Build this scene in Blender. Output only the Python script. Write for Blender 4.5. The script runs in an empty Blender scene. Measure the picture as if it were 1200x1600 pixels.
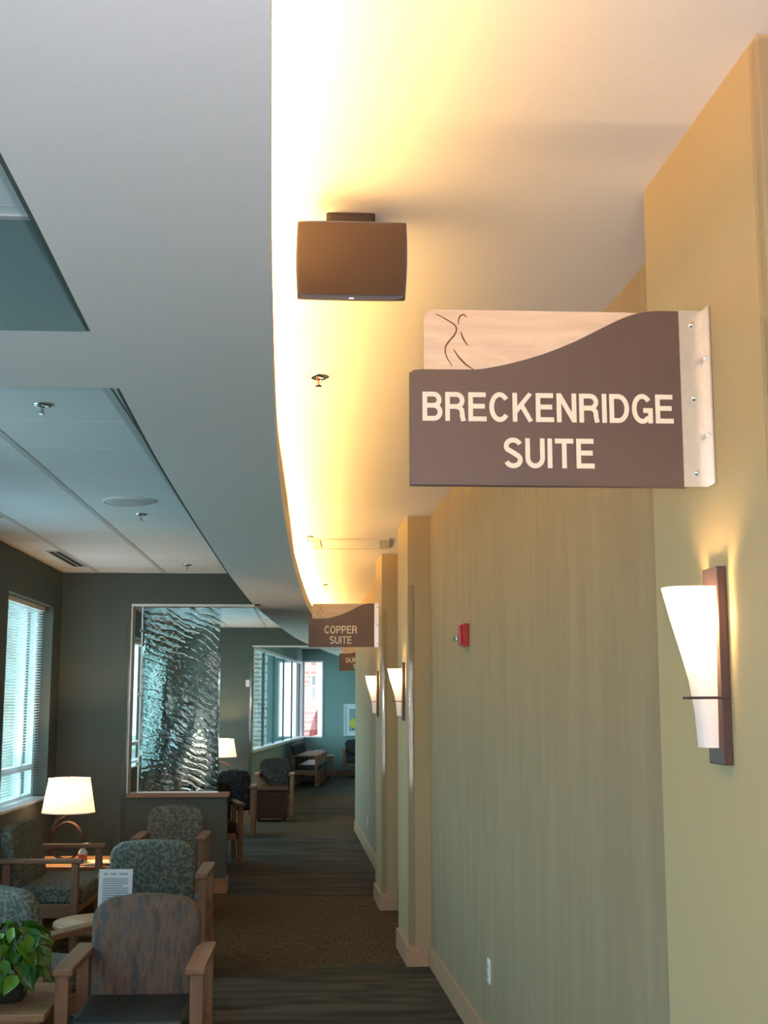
import bpy, bmesh, math, random
from math import sin, cos, tan, atan, pi, radians, sqrt
from mathutils import Vector, Matrix
random.seed(7)
S = bpy.context.scene
COL = S.collection

# ------------------------------------------------------------------ camera
F_PX = 1970.0
TH = atan(298 / F_PX)                      # pitched up
PS = atan(105 * cos(TH) / F_PX)            # turned right of the room's axis
EYE = Vector((0, 0, 1.74))
cam_d = bpy.data.cameras.new('camera'); cam = bpy.data.objects.new('camera', cam_d); COL.objects.link(cam)
cam.location = EYE; cam.rotation_euler = (pi / 2 + TH, 0, -PS)
cam_d.sensor_fit = 'HORIZONTAL'; cam_d.sensor_width = 36; cam_d.lens = 36 * F_PX / 1200
cam_d.clip_start = .02; cam_d.clip_end = 300
S.camera = cam
# ------------------------------------------------------------------ world: bright overcast daylight
DAY = 7.0
W = bpy.data.worlds.new('world'); S.world = W; W.use_nodes = True
wn = W.node_tree; bgn = wn.nodes['Background']
tc = wn.nodes.new('ShaderNodeTexCoord'); sx = wn.nodes.new('ShaderNodeSeparateXYZ'); cr = wn.nodes.new('ShaderNodeValToRGB')
wn.links.new(tc.outputs['Generated'], sx.inputs[0]); wn.links.new(sx.outputs['Z'], cr.inputs[0]); wn.links.new(cr.outputs[0], bgn.inputs[0])
cr.color_ramp.elements[0].position = 0.0; cr.color_ramp.elements[0].color = (1.0, .90, .96, 1)
cr.color_ramp.elements[1].position = 0.6; cr.color_ramp.elements[1].color = (.92, .84, 1.0, 1)
bgn.inputs[1].default_value = DAY
# ------------------------------------------------------------------ exposure
S.view_settings.view_transform = 'Standard'; S.view_settings.look = 'None'
S.view_settings.exposure = 0.0; S.view_settings.gamma = 1.0; S.view_settings.use_curve_mapping = False
S.cycles.use_denoising = True; S.cycles.max_bounces = 8; S.cycles.diffuse_bounces = 5
S.cycles.transmission_bounces = 8; S.cycles.transparent_max_bounces = 12; S.cycles.glossy_bounces = 3
S.cycles.caustics_reflective = False; S.cycles.caustics_refractive = False
S.cycles.sample_clamp_indirect = 6.0
COVE_W = 19.0        # watts per metre of cove lamp
FLASH_W = 120.0
SCONCE_W = 5.5
LAMP_W = 45.0
# the camera's own flash, just above and right of the lens
fl = bpy.data.lights.new('camera_flash', 'SPOT'); flo = bpy.data.objects.new('camera_flash', fl); COL.objects.link(flo)
fl.energy = FLASH_W; fl.color = (.96, .93, 1.0); fl.spot_size = radians(85); fl.spot_blend = .7; fl.shadow_soft_size = .012
flo.location = EYE + Vector((.03, .02, .045)); flo.rotation_euler = (pi / 2 + TH, 0, -PS)

# ------------------------------------------------------------------ materials
def nodes(name):
    m = bpy.data.materials.new(name); m.use_nodes = True
    return m, m.node_tree, m.node_tree.nodes['Principled BSDF']
def srgb(r, g, b):
    f = lambda c: (c / 255 / 12.92) if c / 255 <= .04045 else ((c / 255 + .055) / 1.055) ** 2.4
    return (f(r), f(g), f(b), 1)
def N(t, kind, **kw):
    n = t.nodes.new(kind)
    for k, v in kw.items():
        if k.startswith('i_'):
            n.inputs[k[2:].replace('_', ' ')].default_value = v
        else: setattr(n, k, v)
    return n
def coords(t, scale=(1, 1, 1), rot=(0, 0, 0)):
    c = N(t, 'ShaderNodeTexCoord'); m = N(t, 'ShaderNodeMapping'); m.inputs['Scale'].default_value = scale; m.inputs['Rotation'].default_value = rot
    t.links.new(c.outputs['Object'], m.inputs[0]); return m.outputs[0]
def ramp(t, fac, stops):
    r = N(t, 'ShaderNodeValToRGB'); e = r.color_ramp.elements
    while len(e) < len(stops): e.new(.5)
    for i, (p, c) in enumerate(stops): e[i].position = p; e[i].color = c
    t.links.new(fac, r.inputs[0]); return r.outputs[0]
def bump(t, b, h, dist=.002, strength=.5):
    n = N(t, 'ShaderNodeBump'); n.inputs['Distance'].default_value = dist; n.inputs['Strength'].default_value = strength
    t.links.new(h, n.inputs['Height']); t.links.new(n.outputs[0], b.inputs['Normal'])
def plain(name, col, rough=.6, metal=0, spec=.5, noise=0, nscale=30, bumpd=0):
    m, t, b = nodes(name)
    b.inputs['Base Color'].default_value = col; b.inputs['Roughness'].default_value = rough
    b.inputs['Metallic'].default_value = metal; b.inputs['Specular IOR Level'].default_value = spec
    if noise or bumpd:
        n = N(t, 'ShaderNodeTexNoise'); n.inputs['Scale'].default_value = nscale; n.inputs['Detail'].default_value = 5
        t.links.new(coords(t), n.inputs['Vector'])
        if noise:
            lo = tuple(c * (1 - noise) for c in col[:3]) + (1,); hi = tuple(min(1, c * (1 + noise)) for c in col[:3]) + (1,)
            t.links.new(ramp(t, n.outputs[0], [(.3, lo), (.7, hi)]), b.inputs['Base Color'])
        if bumpd: bump(t, b, n.outputs[0], bumpd)
    return m
M = {}
M['ceiling'] = plain('white_ceiling_paint', (.86, .83, .85, 1), .9, spec=.1, noise=.01, nscale=60, bumpd=.0004)
M['tile'] = plain('acoustic_tile', (.84, .85, .87, 1), .95, spec=.1, noise=.02, nscale=250, bumpd=.0005)
M['tee'] = plain('ceiling_tee', (.62, .60, .60, 1), .6)
M['green'] = plain('dark_green_paint', (.092, .112, .105, 1), .75, spec=.25, noise=.03, nscale=40, bumpd=.0005)
M['teal'] = plain('teal_paint', (.24, .34, .32, 1), .75, spec=.25, noise=.03, nscale=40, bumpd=.0005)
M['band_teal'] = plain('band_teal_paint', (.12, .19, .19, 1), .75, spec=.2)
M['khaki'] = plain('khaki_paint', (.45, .345, .20, 1), .7, spec=.25, noise=.02, nscale=120, bumpd=.0006)
# wallpaper: fine vertical threads
m, t, b = nodes('woven_wallpaper'); M['paper'] = m
n1 = N(t, 'ShaderNodeTexNoise', i_Scale=1.0, i_Detail=6.0, i_Roughness=.7); t.links.new(coords(t, (170, 170, 5)), n1.inputs['Vector'])
n2 = N(t, 'ShaderNodeTexNoise', i_Scale=1.0, i_Detail=4.0); t.links.new(coords(t, (9, 9, 1.2)), n2.inputs['Vector'])
mx = N(t, 'ShaderNodeMath', operation='ADD'); mx.use_clamp = False
m2 = N(t, 'ShaderNodeMath', operation='MULTIPLY'); m2.inputs[1].default_value = .45; t.links.new(n2.outputs[0], m2.inputs[0])
m3 = N(t, 'ShaderNodeMath', operation='MULTIPLY'); m3.inputs[1].default_value = .55; t.links.new(n1.outputs[0], m3.inputs[0])
t.links.new(m2.outputs[0], mx.inputs[0]); t.links.new(m3.outputs[0], mx.inputs[1])
t.links.new(ramp(t, mx.outputs[0], [(.34, (.275, .215, .145, 1)), (.66, (.365, .285, .190, 1))]), b.inputs['Base Color'])
b.inputs['Roughness'].default_value = .8; b.inputs['Specular IOR Level'].default_value = .2; bump(t, b, n1.outputs[0], .0015, .6)
# maple / oak wood
def wood(name, c1, c2, rough=.45, sc=(3, 22, 22)):
    m, t, b = nodes(name)
    n = N(t, 'ShaderNodeTexNoise', i_Scale=1.0, i_Detail=6.0, i_Roughness=.65, i_Distortion=.6); t.links.new(coords(t, sc), n.inputs['Vector'])
    t.links.new(ramp(t, n.outputs[0], [(.3, c1), (.7, c2)]), b.inputs['Base Color'])
    b.inputs['Roughness'].default_value = rough; b.inputs['Specular IOR Level'].default_value = .4; bump(t, b, n.outputs[0], .0005, .4)
    return m
M['wood_z'] = wood('chair_maple_upright', (.19, .092, .05, 1), (.26, .138, .08, 1), sc=(40, 40, 4))
M['wood_y'] = wood('chair_maple_arm', (.19, .092, .05, 1), (.26, .138, .08, 1), sc=(40, 4, 40))
M['wood_x'] = wood('maple_rail', (.29, .155, .09, 1), (.39, .22, .135, 1), sc=(4, 40, 40))
M['wood_top'] = wood('maple_table_top', (.27, .15, .075, 1), (.35, .20, .11, 1), .35, sc=(5, 30, 30))
M['base_y'] = wood('maple_baseboard', (.43, .26, .16, 1), (.55, .35, .23, 1), sc=(25, 3, 40))
M['sign_wood'] = wood('maple_sign_veneer', (.64, .44, .30, 1), (.80, .61, .45, 1), .5, sc=(5, 30, 38))
# carpet in bands across the walkway
m, t, b = nodes('banded_carpet'); M['carpet'] = m
c = N(t, 'ShaderNodeTexCoord'); sp = N(t, 'ShaderNodeSeparateXYZ'); t.links.new(c.outputs['Object'], sp.inputs[0])
wv = N(t, 'ShaderNodeTexNoise', i_Scale=1.0, i_Detail=2.0); t.links.new(coords(t, (.7, .25, 1)), wv.inputs['Vector'])
wadd = N(t, 'ShaderNodeMath', operation='MULTIPLY_ADD'); wadd.inputs[1].default_value = .7; t.links.new(wv.outputs[0], wadd.inputs[0]); t.links.new(sp.outputs['Y'], wadd.inputs[2])
# bands: flame pattern where value 1
mr = N(t, 'ShaderNodeMapRange'); mr.inputs['From Min'].default_value = 0; mr.inputs['From Max'].default_value = 36; t.links.new(wadd.outputs[0], mr.inputs[0])
bd = N(t, 'ShaderNodeValToRGB'); bd.color_ramp.interpolation = 'CONSTANT'; e = bd.color_ramp.elements
edges = [(0, 0), (3.2, 1), (9.08, 0), (12.15, 1), (17.4, 0), (20.3, 1), (22.5, 0), (25, 1), (29, 0)]
while len(e) < len(edges): e.new(.5)
for i, (p, v) in enumerate(edges): e[i].position = p / 36; e[i].color = (v, v, v, 1)
t.links.new(mr.outputs[0], bd.inputs[0])
fl1 = N(t, 'ShaderNodeTexNoise', i_Scale=1.0, i_Detail=5.0, i_Distortion=1.2); t.links.new(coords(t, (.9, 4.2, 1)), fl1.inputs['Vector'])
flame = ramp(t, fl1.outputs[0], [(.36, (.022, .024, .020, 1)), (.5, (.042, .042, .036, 1)), (.66, (.070, .066, .057, 1))])
th = N(t, 'ShaderNodeTexNoise', i_Scale=1.0, i_Detail=4.0); t.links.new(coords(t, (110, 9, 1)), th.inputs['Vector'])
brown = ramp(t, th.outputs[0], [(.38, (.026, .021, .014, 1)), (.62, (.085, .064, .038, 1))])
mxc = N(t, 'ShaderNodeMixRGB'); t.links.new(bd.outputs[0], mxc.inputs[0]); t.links.new(brown, mxc.inputs[1]); t.links.new(flame, mxc.inputs[2])
pl = N(t, 'ShaderNodeTexNoise', i_Scale=220.0, i_Detail=2.0); t.links.new(coords(t), pl.inputs['Vector'])
mu = N(t, 'ShaderNodeMixRGB', blend_type='MULTIPLY'); mu.inputs[0].default_value = .7; t.links.new(mxc.outputs[0], mu.inputs[1])
t.links.new(ramp(t, pl.outputs[0], [(.3, (.75, .75, .75, 1)), (.7, (1.2, 1.2, 1.2, 1))]), mu.inputs[2])
t.links.new(mu.outputs[0], b.inputs['Base Color']); b.inputs['Roughness'].default_value = .95; b.inputs['Specular IOR Level'].default_value = .15
bump(t, b, pl.outputs[0], .003, .6)
# upholstery
def leafy(name, base1, base2, leaf, sc=48, thr=(.45, .62)):
    m, t, b = nodes(name)
    v = N(t, 'ShaderNodeTexVoronoi', i_Scale=sc, i_Randomness=.9)
    nz = N(t, 'ShaderNodeTexNoise', i_Scale=14.0, i_Detail=2.0); t.links.new(coords(t), nz.inputs['Vector'])
    ad = N(t, 'ShaderNodeMixRGB'); ad.inputs[0].default_value = .06; t.links.new(coords(t), ad.inputs[1]); t.links.new(nz.outputs['Color'], ad.inputs[2])
    t.links.new(ad.outputs[0], v.inputs['Vector'])
    n = N(t, 'ShaderNodeTexNoise', i_Scale=9.0, i_Detail=4.0); t.links.new(coords(t), n.inputs['Vector'])
    bs = ramp(t, n.outputs[0], [(.35, base1), (.65, base2)])
    f = ramp(t, v.outputs['Distance'], [(thr[0], (1, 1, 1, 1)), (thr[1], (0, 0, 0, 1))])
    x = N(t, 'ShaderNodeMixRGB'); t.links.new(f, x.inputs[0]); t.links.new(bs, x.inputs[1]); x.inputs[2].default_value = leaf
    t.links.new(x.outputs[0], b.inputs['Base Color']); b.inputs['Roughness'].default_value = .85; b.inputs['Specular IOR Level'].default_value = .2
    w = N(t, 'ShaderNodeTexNoise', i_Scale=400.0); t.links.new(coords(t), w.inputs['Vector']); bump(t, b, w.outputs[0], .0006)
    return m
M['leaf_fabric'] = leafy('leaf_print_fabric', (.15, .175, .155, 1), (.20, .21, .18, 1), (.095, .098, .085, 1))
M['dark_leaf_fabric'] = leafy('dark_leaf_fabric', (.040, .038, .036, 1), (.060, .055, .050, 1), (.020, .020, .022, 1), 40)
m, t, b = nodes('striped_fabric'); M['stripe_fabric'] = m
n = N(t, 'ShaderNodeTexNoise', i_Scale=1.0, i_Detail=3.0); t.links.new(coords(t, (30, 30, .5)), n.inputs['Vector'])
n2 = N(t, 'ShaderNodeTexNoise', i_Scale=1.0, i_Detail=4.0); t.links.new(coords(t, (40, 40, 14)), n2.inputs['Vector'])
a1 = ramp(t, n.outputs[0], [(.36, (.065, .062, .064, 1)), (.45, (.11, .075, .058, 1)), (.55, (.150, .100, .076, 1)), (.63, (.085, .08, .08, 1))])
a2 = ramp(t, n2.outputs[0], [(.54, (0, 0, 0, 1)), (.74, (.8, .8, .8, 1))])
x = N(t, 'ShaderNodeMixRGB'); t.links.new(a2, x.inputs[0]); t.links.new(a1, x.inputs[1]); x.inputs[2].default_value = (.095, .095, .10, 1)
t.links.new(x.outputs[0], b.inputs['Base Color']); b.inputs['Roughness'].default_value = .8; b.inputs['Specular IOR Level'].default_value = .2
M['vinyl'] = plain('black_vinyl', (.015, .021, .022, 1), .42, spec=.35, noise=.1, nscale=60, bumpd=.0005)
M['brown_vinyl'] = plain('brown_vinyl', (.045, .018, .010, 1), .7, spec=.15, noise=.1, nscale=60, bumpd=.0005)
M['sign_grey'] = plain('sign_grey_brown', (.085, .058, .056, 1), .45, noise=.06, nscale=300, bumpd=.0001)
M['cream'] = plain('cream_lettering', (.84, .73, .60, 1), .6)
M['carved'] = plain('burnt_line', (.13, .055, .03, 1), .8)
M['alu'] = plain('brushed_aluminium', (.80, .76, .72, 1), .34, metal=.85, noise=.04, nscale=90)
M['chrome'] = plain('chrome', (.85, .85, .85, 1), .12, metal=1)
M['bronze'] = plain('bronze_metal', (.085, .050, .048, 1), .42, metal=.5)
M['iron'] = plain('rust_brown_iron', (.035, .017, .013, 1), .5, metal=.2, noise=.2, nscale=20)
M['speaker'] = plain('speaker_black', (.035, .022, .018, 1), .45)
M['grille'] = plain('speaker_cloth', (.040, .022, .016, 1), .8, noise=.1, nscale=500, bumpd=.0005)
M['red'] = plain('alarm_red', (.45, .02, .025, 1), .35)
M['white'] = plain('white_plastic', (.80, .80, .82, 1), .4)
M['whitetrim'] = plain('white_window_trim', (.72, .76, .76, 1), .5)
M['dark'] = plain('dark_slot', (.012, .013, .013, 1), .7)
M['darkframe'] = plain('dark_window_frame', (.05, .12, .13, 1), .5)
M['page'] = plain('paper_print', (.75, .78, .82, 1), .6)
M['print_blue'] = plain('print_blue_grey', (.30, .38, .45, 1), .6)
M['print_red'] = plain('print_red', (.50, .09, .08, 1), .6)
M['print_yellow'] = plain('print_yellow', (.75, .60, .10, 1), .6)
M['flag'] = plain('faded_red_cloth', (.10, .025, .02, 1), .8)
M['soil'] = plain('soil', (.02, .014, .01, 1), .9, noise=.3)
M['pot'] = plain('dark_ceramic', (.03, .035, .03, 1), .35)
M['stone'] = plain('cut_stone', (.42, .42, .34, 1), .9, noise=.12, nscale=7, bumpd=.004)
M['stucco'] = plain('pale_stucco', (.62, .62, .56, 1), .9, noise=.04, nscale=5)
M['roofing'] = plain('concrete_paving', (.68, .64, .64, 1), .9, noise=.08, nscale=2)
M['grass'] = plain('lawn', (.50, .55, .42, 1), .95, noise=.15, nscale=3)
M['extglass'] = plain('far_window_glass', (.10, .15, .15, 1), .15)
def schlick(t, f0=.04, gz=.9):
    lw = N(t, 'ShaderNodeLayerWeight'); lw.inputs[0].default_value = .5
    p = N(t, 'ShaderNodeMath', operation='POWER'); p.inputs[1].default_value = 5; t.links.new(lw.outputs['Facing'], p.inputs[0])
    q = N(t, 'ShaderNodeMath', operation='MULTIPLY_ADD'); q.inputs[1].default_value = gz; q.inputs[2].default_value = f0; t.links.new(p.outputs[0], q.inputs[0]); return q
# clear plastic corner guard
m, t, b = nodes('clear_plastic'); M['guard'] = m
tr = N(t, 'ShaderNodeBsdfTransparent'); tr.inputs[0].default_value = (.97, .96, .95, 1); gl = N(t, 'ShaderNodeBsdfGlossy'); gl.inputs['Roughness'].default_value = .06
df = N(t, 'ShaderNodeBsdfDiffuse'); df.inputs[0].default_value = (.6, .58, .55, 1)
fr = schlick(t, .03, .25)
x1 = N(t, 'ShaderNodeMixShader'); x1.inputs[0].default_value = .03; x2 = N(t, 'ShaderNodeMixShader')
t.links.new(tr.outputs[0], x1.inputs[1]); t.links.new(df.outputs[0], x1.inputs[2]); t.links.new(fr.outputs[0], x2.inputs[0])
t.links.new(x1.outputs[0], x2.inputs[1]); t.links.new(gl.outputs[0], x2.inputs[2]); t.links.new(x2.outputs[0], t.nodes['Material Output'].inputs[0])
# window glass, thin
def paneglass(name, tint, gloss=.0):
    m, t, b = nodes(name)
    tr = N(t, 'ShaderNodeBsdfTransparent'); tr.inputs[0].default_value = tint; gl = N(t, 'ShaderNodeBsdfGlossy'); gl.inputs['Roughness'].default_value = .02
    fr = schlick(t, .03)
    x2 = N(t, 'ShaderNodeMixShader'); t.links.new(fr.outputs[0], x2.inputs[0]); t.links.new(tr.outputs[0], x2.inputs[1]); t.links.new(gl.outputs[0], x2.inputs[2])
    t.links.new(x2.outputs[0], t.nodes['Material Output'].inputs[0]); return m
M['glass'] = paneglass('tinted_window_glass', (.66, .93, .93, 1))
M['clearglass'] = paneglass('clear_window_glass', (.95, .98, .98, 1))
# wavy art glass
m, t, b = nodes('cast_glass'); M['artglass'] = m
b.inputs['Base Color'].default_value = (.80, .95, .93, 1); b.inputs['Roughness'].default_value = .05; b.inputs['IOR'].default_value = 1.45; b.inputs['Transmission Weight'].default_value = 1.0
# lamp glass and linen
def shade_mat(name, col, trans, glow, gcol):
    m, t, b = nodes(name)
    tl = N(t, 'ShaderNodeBsdfTranslucent'); tl.inputs[0].default_value = col; d = N(t, 'ShaderNodeBsdfDiffuse'); d.inputs[0].default_value = col
    x = N(t, 'ShaderNodeMixShader'); x.inputs[0].default_value = trans; t.links.new(d.outputs[0], x.inputs[1]); t.links.new(tl.outputs[0], x.inputs[2])
    em = N(t, 'ShaderNodeEmission'); em.inputs[0].default_value = gcol; em.inputs[1].default_value = glow
    a = N(t, 'ShaderNodeAddShader'); t.links.new(x.outputs[0], a.inputs[0]); t.links.new(em.outputs[0], a.inputs[1])
    t.links.new(a.outputs[0], t.nodes['Material Output'].inputs[0]); return m
M['opal'] = shade_mat('opal_glass', (.90, .82, .82, 1), .34, .10, (1, .86, .82, 1))
M['linen'] = shade_mat('linen_shade', (.88, .78, .70, 1), .13, .22, (1, .82, .70, 1))
m, t, b = nodes('lamp_tube'); M['tube'] = m
b.inputs['Emission Color'].default_value = (1, .66, .28, 1); b.inputs['Emission Strength'].default_value = 3
# leaves
m, t, b = nodes('pothos_leaf'); M['leaf'] = m
n = N(t, 'ShaderNodeTexNoise', i_Scale=9.0, i_Detail=3.0); t.links.new(coords(t), n.inputs['Vector'])
oi = N(t, 'ShaderNodeObjectInfo'); mm = N(t, 'ShaderNodeMath', operation='MULTIPLY_ADD'); mm.inputs[1].default_value = .6; mm.inputs[2].default_value = -.3
t.links.new(oi.outputs['Random'], mm.inputs[0]); ma = N(t, 'ShaderNodeMath', operation='ADD'); t.links.new(mm.outputs[0], ma.inputs[0]); t.links.new(n.outputs[0], ma.inputs[1])
t.links.new(ramp(t, ma.outputs[0], [(.25, (.015, .07, .008, 1)), (.55, (.05, .17, .012, 1)), (.8, (.15, .30, .02, 1))]), b.inputs['Base Color'])
b.inputs['Roughness'].default_value = .35; b.inputs['Subsurface Weight'].default_value = 0
# brick facade, too far off to pick bricks apart
m, t, b = nodes('far_brick'); M['brick'] = m
br = N(t, 'ShaderNodeTexBrick'); br.inputs['Scale'].default_value = 1.0; br.inputs['Color1'].default_value = (.20, .13, .10, 1); br.inputs['Color2'].default_value = (.30, .22, .17, 1); br.inputs['Mortar'].default_value = (.5, .45, .4, 1)
br.inputs['Mortar Size'].default_value = .02; br.inputs['Brick Width'].default_value = .45; br.inputs['Row Height'].default_value = .16
t.links.new(coords(t, (1, 1, 1), (pi / 2, 0, 0)), br.inputs['Vector']); t.links.new(br.outputs[0], b.inputs['Base Color']); b.inputs['Roughness'].default_value = .9

# ------------------------------------------------------------------ helpers
def meta(o, label=None, cat=None, group=None, kind=None):
    if label: o['label'] = label
    if cat: o['category'] = cat
    if group: o['group'] = group
    if kind: o['kind'] = kind
    return o
def empty(name, loc=(0, 0, 0), rz=0, label=None, cat=None, group=None):
    o = bpy.data.objects.new(name, None); COL.objects.link(o); o.location = loc; o.rotation_euler = (0, 0, rz); o.empty_display_size = .1
    return meta(o, label, cat, group)
def link(name, bm, mat, parent=None, smooth=False, loc=None):
    me = bpy.data.meshes.new(name); bmesh.ops.recalc_face_normals(bm, faces=bm.faces); bm.to_mesh(me); bm.free()
    for mm_ in (mat if isinstance(mat, (list, tuple)) else [mat]): me.materials.append(mm_)
    if smooth:
        for p in me.polygons: p.use_smooth = True
    o = bpy.data.objects.new(name, me); COL.objects.link(o)
    if parent: o.parent = parent
    if loc: o.location = loc
    return o
def autosmooth(o, ang=40):
    for p in o.data.polygons: p.use_smooth = True
    bm = bmesh.new(); bm.from_mesh(o.data)
    for e in bm.edges:
        if len(e.link_faces) == 2 and e.calc_face_angle(0) > radians(ang): e.smooth = False
    bm.to_mesh(o.data); bm.free(); return o
def box(bm, x0, x1, y0, y1, z0, z1, bev=0, seg=2):
    r = bmesh.ops.create_cube(bm, size=1)['verts']
    for v in r:
        v.co = Vector(((x0 + x1) / 2 + v.co.x * (x1 - x0), (y0 + y1) / 2 + v.co.y * (y1 - y0), (z0 + z1) / 2 + v.co.z * (z1 - z0)))
    if bev:
        ed = list({e for v in r for e in v.link_edges})
        bmesh.ops.bevel(bm, geom=ed, offset=bev, segments=seg, affect='EDGES', profile=.6)
    return bm
def B(*a, **k): return box(bmesh.new(), *a, **k)
def prism(bm, pts, z0, z1):
    a = [bm.verts.new((x, y, z0)) for x, y in pts]; c = [bm.verts.new((x, y, z1)) for x, y in pts]
    bm.faces.new(a[::-1]); bm.faces.new(c)
    for i in range(len(pts)):
        j = (i + 1) % len(pts); bm.faces.new((a[i], a[j], c[j], c[i]))
    return bm
def plate(bm, pts, y0, y1, bev=0):
    """polygon in XZ, extruded along Y"""
    a = [bm.verts.new((x, y0, z)) for x, z in pts]; c = [bm.verts.new((x, y1, z)) for x, z in pts]
    f1 = bm.faces.new(a); bm.faces.new(c[::-1])
    for i in range(len(pts)):
        j = (i + 1) % len(pts); bm.faces.new((a[j], a[i], c[i], c[j]))
    return bm
def lathe(bm, prof, seg=32, cx=0, cy=0):
    rings = []
    for r, z in prof:
        rings.append([bm.verts.new((cx + max(r, 1e-4) * cos(2 * pi * i / seg), cy + max(r, 1e-4) * sin(2 * pi * i / seg), z)) for i in range(seg)])
    for a, c in zip(rings, rings[1:]):
        for i in range(seg):
            j = (i + 1) % seg; bm.faces.new((a[i], a[j], c[j], c[i]))
    return bm
def tube(bm, pts, r, seg=8, flat=None):
    """round tube, or a flat strap of half sizes (r, flat) along pts"""
    pts = [Vector(p) for p in pts]; rings = []
    up0 = Vector((0, 1, 0))
    for i, p in enumerate(pts):
        d = (pts[min(i + 1, len(pts) - 1)] - pts[max(i - 1, 0)]).normalized()
        up = up0 if abs(d.dot(up0)) < .95 else Vector((1, 0, 0))
        a = d.cross(up).normalized(); c = a.cross(d).normalized()
        rr = r[i] if isinstance(r, (list, tuple)) else r
        rings.append([bm.verts.new(p + a * rr * cos(2 * pi * k / seg + pi / 4) + c * (flat or rr) * sin(2 * pi * k / seg + pi / 4)) for k in range(seg)])
    for a, c in zip(rings, rings[1:]):
        for k in range(seg):
            j = (k + 1) % seg; bm.faces.new((a[k], a[j], c[j], c[k]))
    bm.faces.new(rings[0][::-1]); bm.faces.new(rings[-1]); return bm
def interp(tab, y):
    if y <= tab[0][1]: a, c = tab[0], tab[1]
    elif y >= tab[-1][1]: a, c = tab[-2], tab[-1]
    else:
        for a, c in zip(tab, tab[1:]):
            if a[1] <= y <= c[1]: break
    return a[0] + (c[0] - a[0]) * (y - a[1]) / (c[1] - a[1])
def smoothtab(tab, y, w=.5):
    return sum(interp(tab, y + d * w) for d in (-1, -.5, 0, .5, 1)) / 5
def copy_tree(o, parent=None):
    c = o.copy(); COL.objects.link(c)
    if parent: c.parent = parent
    for ch in [k for k in bpy.data.objects if k.parent == o]: copy_tree(ch, c)
    return c

H_COR, H_TRAY, H_SOF = 3.04, 2.97, 2.67
YB, YE, XL = -4.5, 31.0, -2.42
L_TAB = [(-.50, -4.5), (-.53, 0), (-.543, 2.05), (-.557, 2.47), (-.582, 3.13), (-.597, 3.71), (-.614, 4.3), (-.628, 5.09), (-.640, 6.45), (-.650, 9.23), (-.618, 12.16), (-.541, 14.1), (-.462, 15.8), (-.336, 18.2), (-.162, 20.3), (-.007, 21.7), (.20, 23.5), (.475, 25.9)]
R_TAB = [(.06, -4.5), (-.02, 0), (-.067, 1.57), (-.083, 1.95), (-.103, 2.55), (-.119, 3.0), (-.138, 3.79), (-.156, 4.58), (-.174, 6.17), (-.172, 8.1), (-.142, 10.4), (-.094, 12.6), (-.02, 14.6), (.10, 17), (.30, 20.3), (.55, 23), (.86, 25.9)]
# ------------------------------------------------------------------ floor
fo = link('floor', B(-2.6, 3.2, YB - .1, YE + .2, -.12, 0), M['carpet'])
meta(fo, 'patterned carpet floor with grey waves and brown bands across the walkway', 'floor', kind='structure')
# ------------------------------------------------------------------ ceilings
co = link('ceiling', B(-.75, 3.2, YB, YE + .2, H_COR, H_COR + .15), M['ceiling'])
meta(co, 'smooth white ceiling over the walkway lit by the warm cove', 'ceiling', kind='structure')
# tray ceilings of tiles on tees
TX = [-2.725, -2.09, -1.465, -.84, -.215]
def tile_ceiling(name, y0, y1, label, anchor=5.51, step=.615):
    root = empty(name, ((TX[0] + TX[-1]) / 2, (y0 + y1) / 2, H_TRAY), 0, label, 'ceiling'); root['kind'] = 'structure'
    ox, oy, oz = root.location
    def add(nm, bm, mat): return link(nm, bm, mat, root)
    k0 = math.floor((y0 - anchor) / step); k1 = math.ceil((y1 - anchor) / step)
    tile_me = None
    for k in range(k0, k1):
        a = max(anchor + k * step, y0); c = min(anchor + (k + 1) * step, y1)
        if c - a < .03: continue
        for x0, x1 in zip(TX, TX[1:]):
            xa = max(x0, XL)
            full = abs(c - a - step) < 1e-6 and xa == x0
            if full and tile_me:
                o = bpy.data.objects.new('ceiling_tile', tile_me); COL.objects.link(o); o.parent = root
            else:
                w, l = (x1 - xa) / 2 - .006, (c - a) / 2 - .003
                bm = B(-w, w, -l, l, 0, .018, bev=.003, seg=1)
                o = link('ceiling_tile', bm, M['tile'], root)
                if full: tile_me = o.data
            o.location = ((xa + x1) / 2 - ox, (a + c) / 2 - oy, random.uniform(-.0008, .0008))
    for x in TX[1:-1]:
        bm = B(x - ox - .017, x - ox + .017, y0 - oy, y1 - oy, -.004, .006); add('main_tee', bm, M['tee'])
    for k in range(k0 + 1, k1):
        y = anchor + k * step
        if y0 < y < y1: add('cross_tee', B(XL - ox, TX[-1] - ox, y - oy - .0035, y - oy + .0035, -.001, .006), M['white'])
    bm = bmesh.new()
    box(bm, XL - ox, TX[-1] - ox, y1 - oy - .025, y1 - oy, -.006, .004); box(bm, XL - ox, TX[-1] - ox, y0 - oy, y0 - oy + .025, -.006, .004)
    box(bm, XL - ox, XL - ox + .022, y0 - oy, y1 - oy, -.0062, .0042)
    add('wall_angle', bm, M['tee'])
    add('backing_panel', B(XL - ox, TX[-1] - ox, y0 - oy, y1 - oy, .02, .10), M['ceiling'])
tile_ceiling('ceiling_tray_1', YB, 3.13, 'tiled ceiling recess at upper left beyond the soffit edge')
tile_ceiling('ceiling_tray_2', 3.715, 12.1, 'long tiled ceiling recess above the lounge chairs')
tile_ceiling('ceiling_tray_3', 12.28, 20.9, 'tiled ceiling recess behind the glass partition')
o = link('ceiling_far', B(-3.2, 3.2, 20.9, YE + .2, 3.32, 3.45), M['ceiling']); meta(o, 'plain white ceiling of the far sitting room', 'ceiling', kind='structure')
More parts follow.
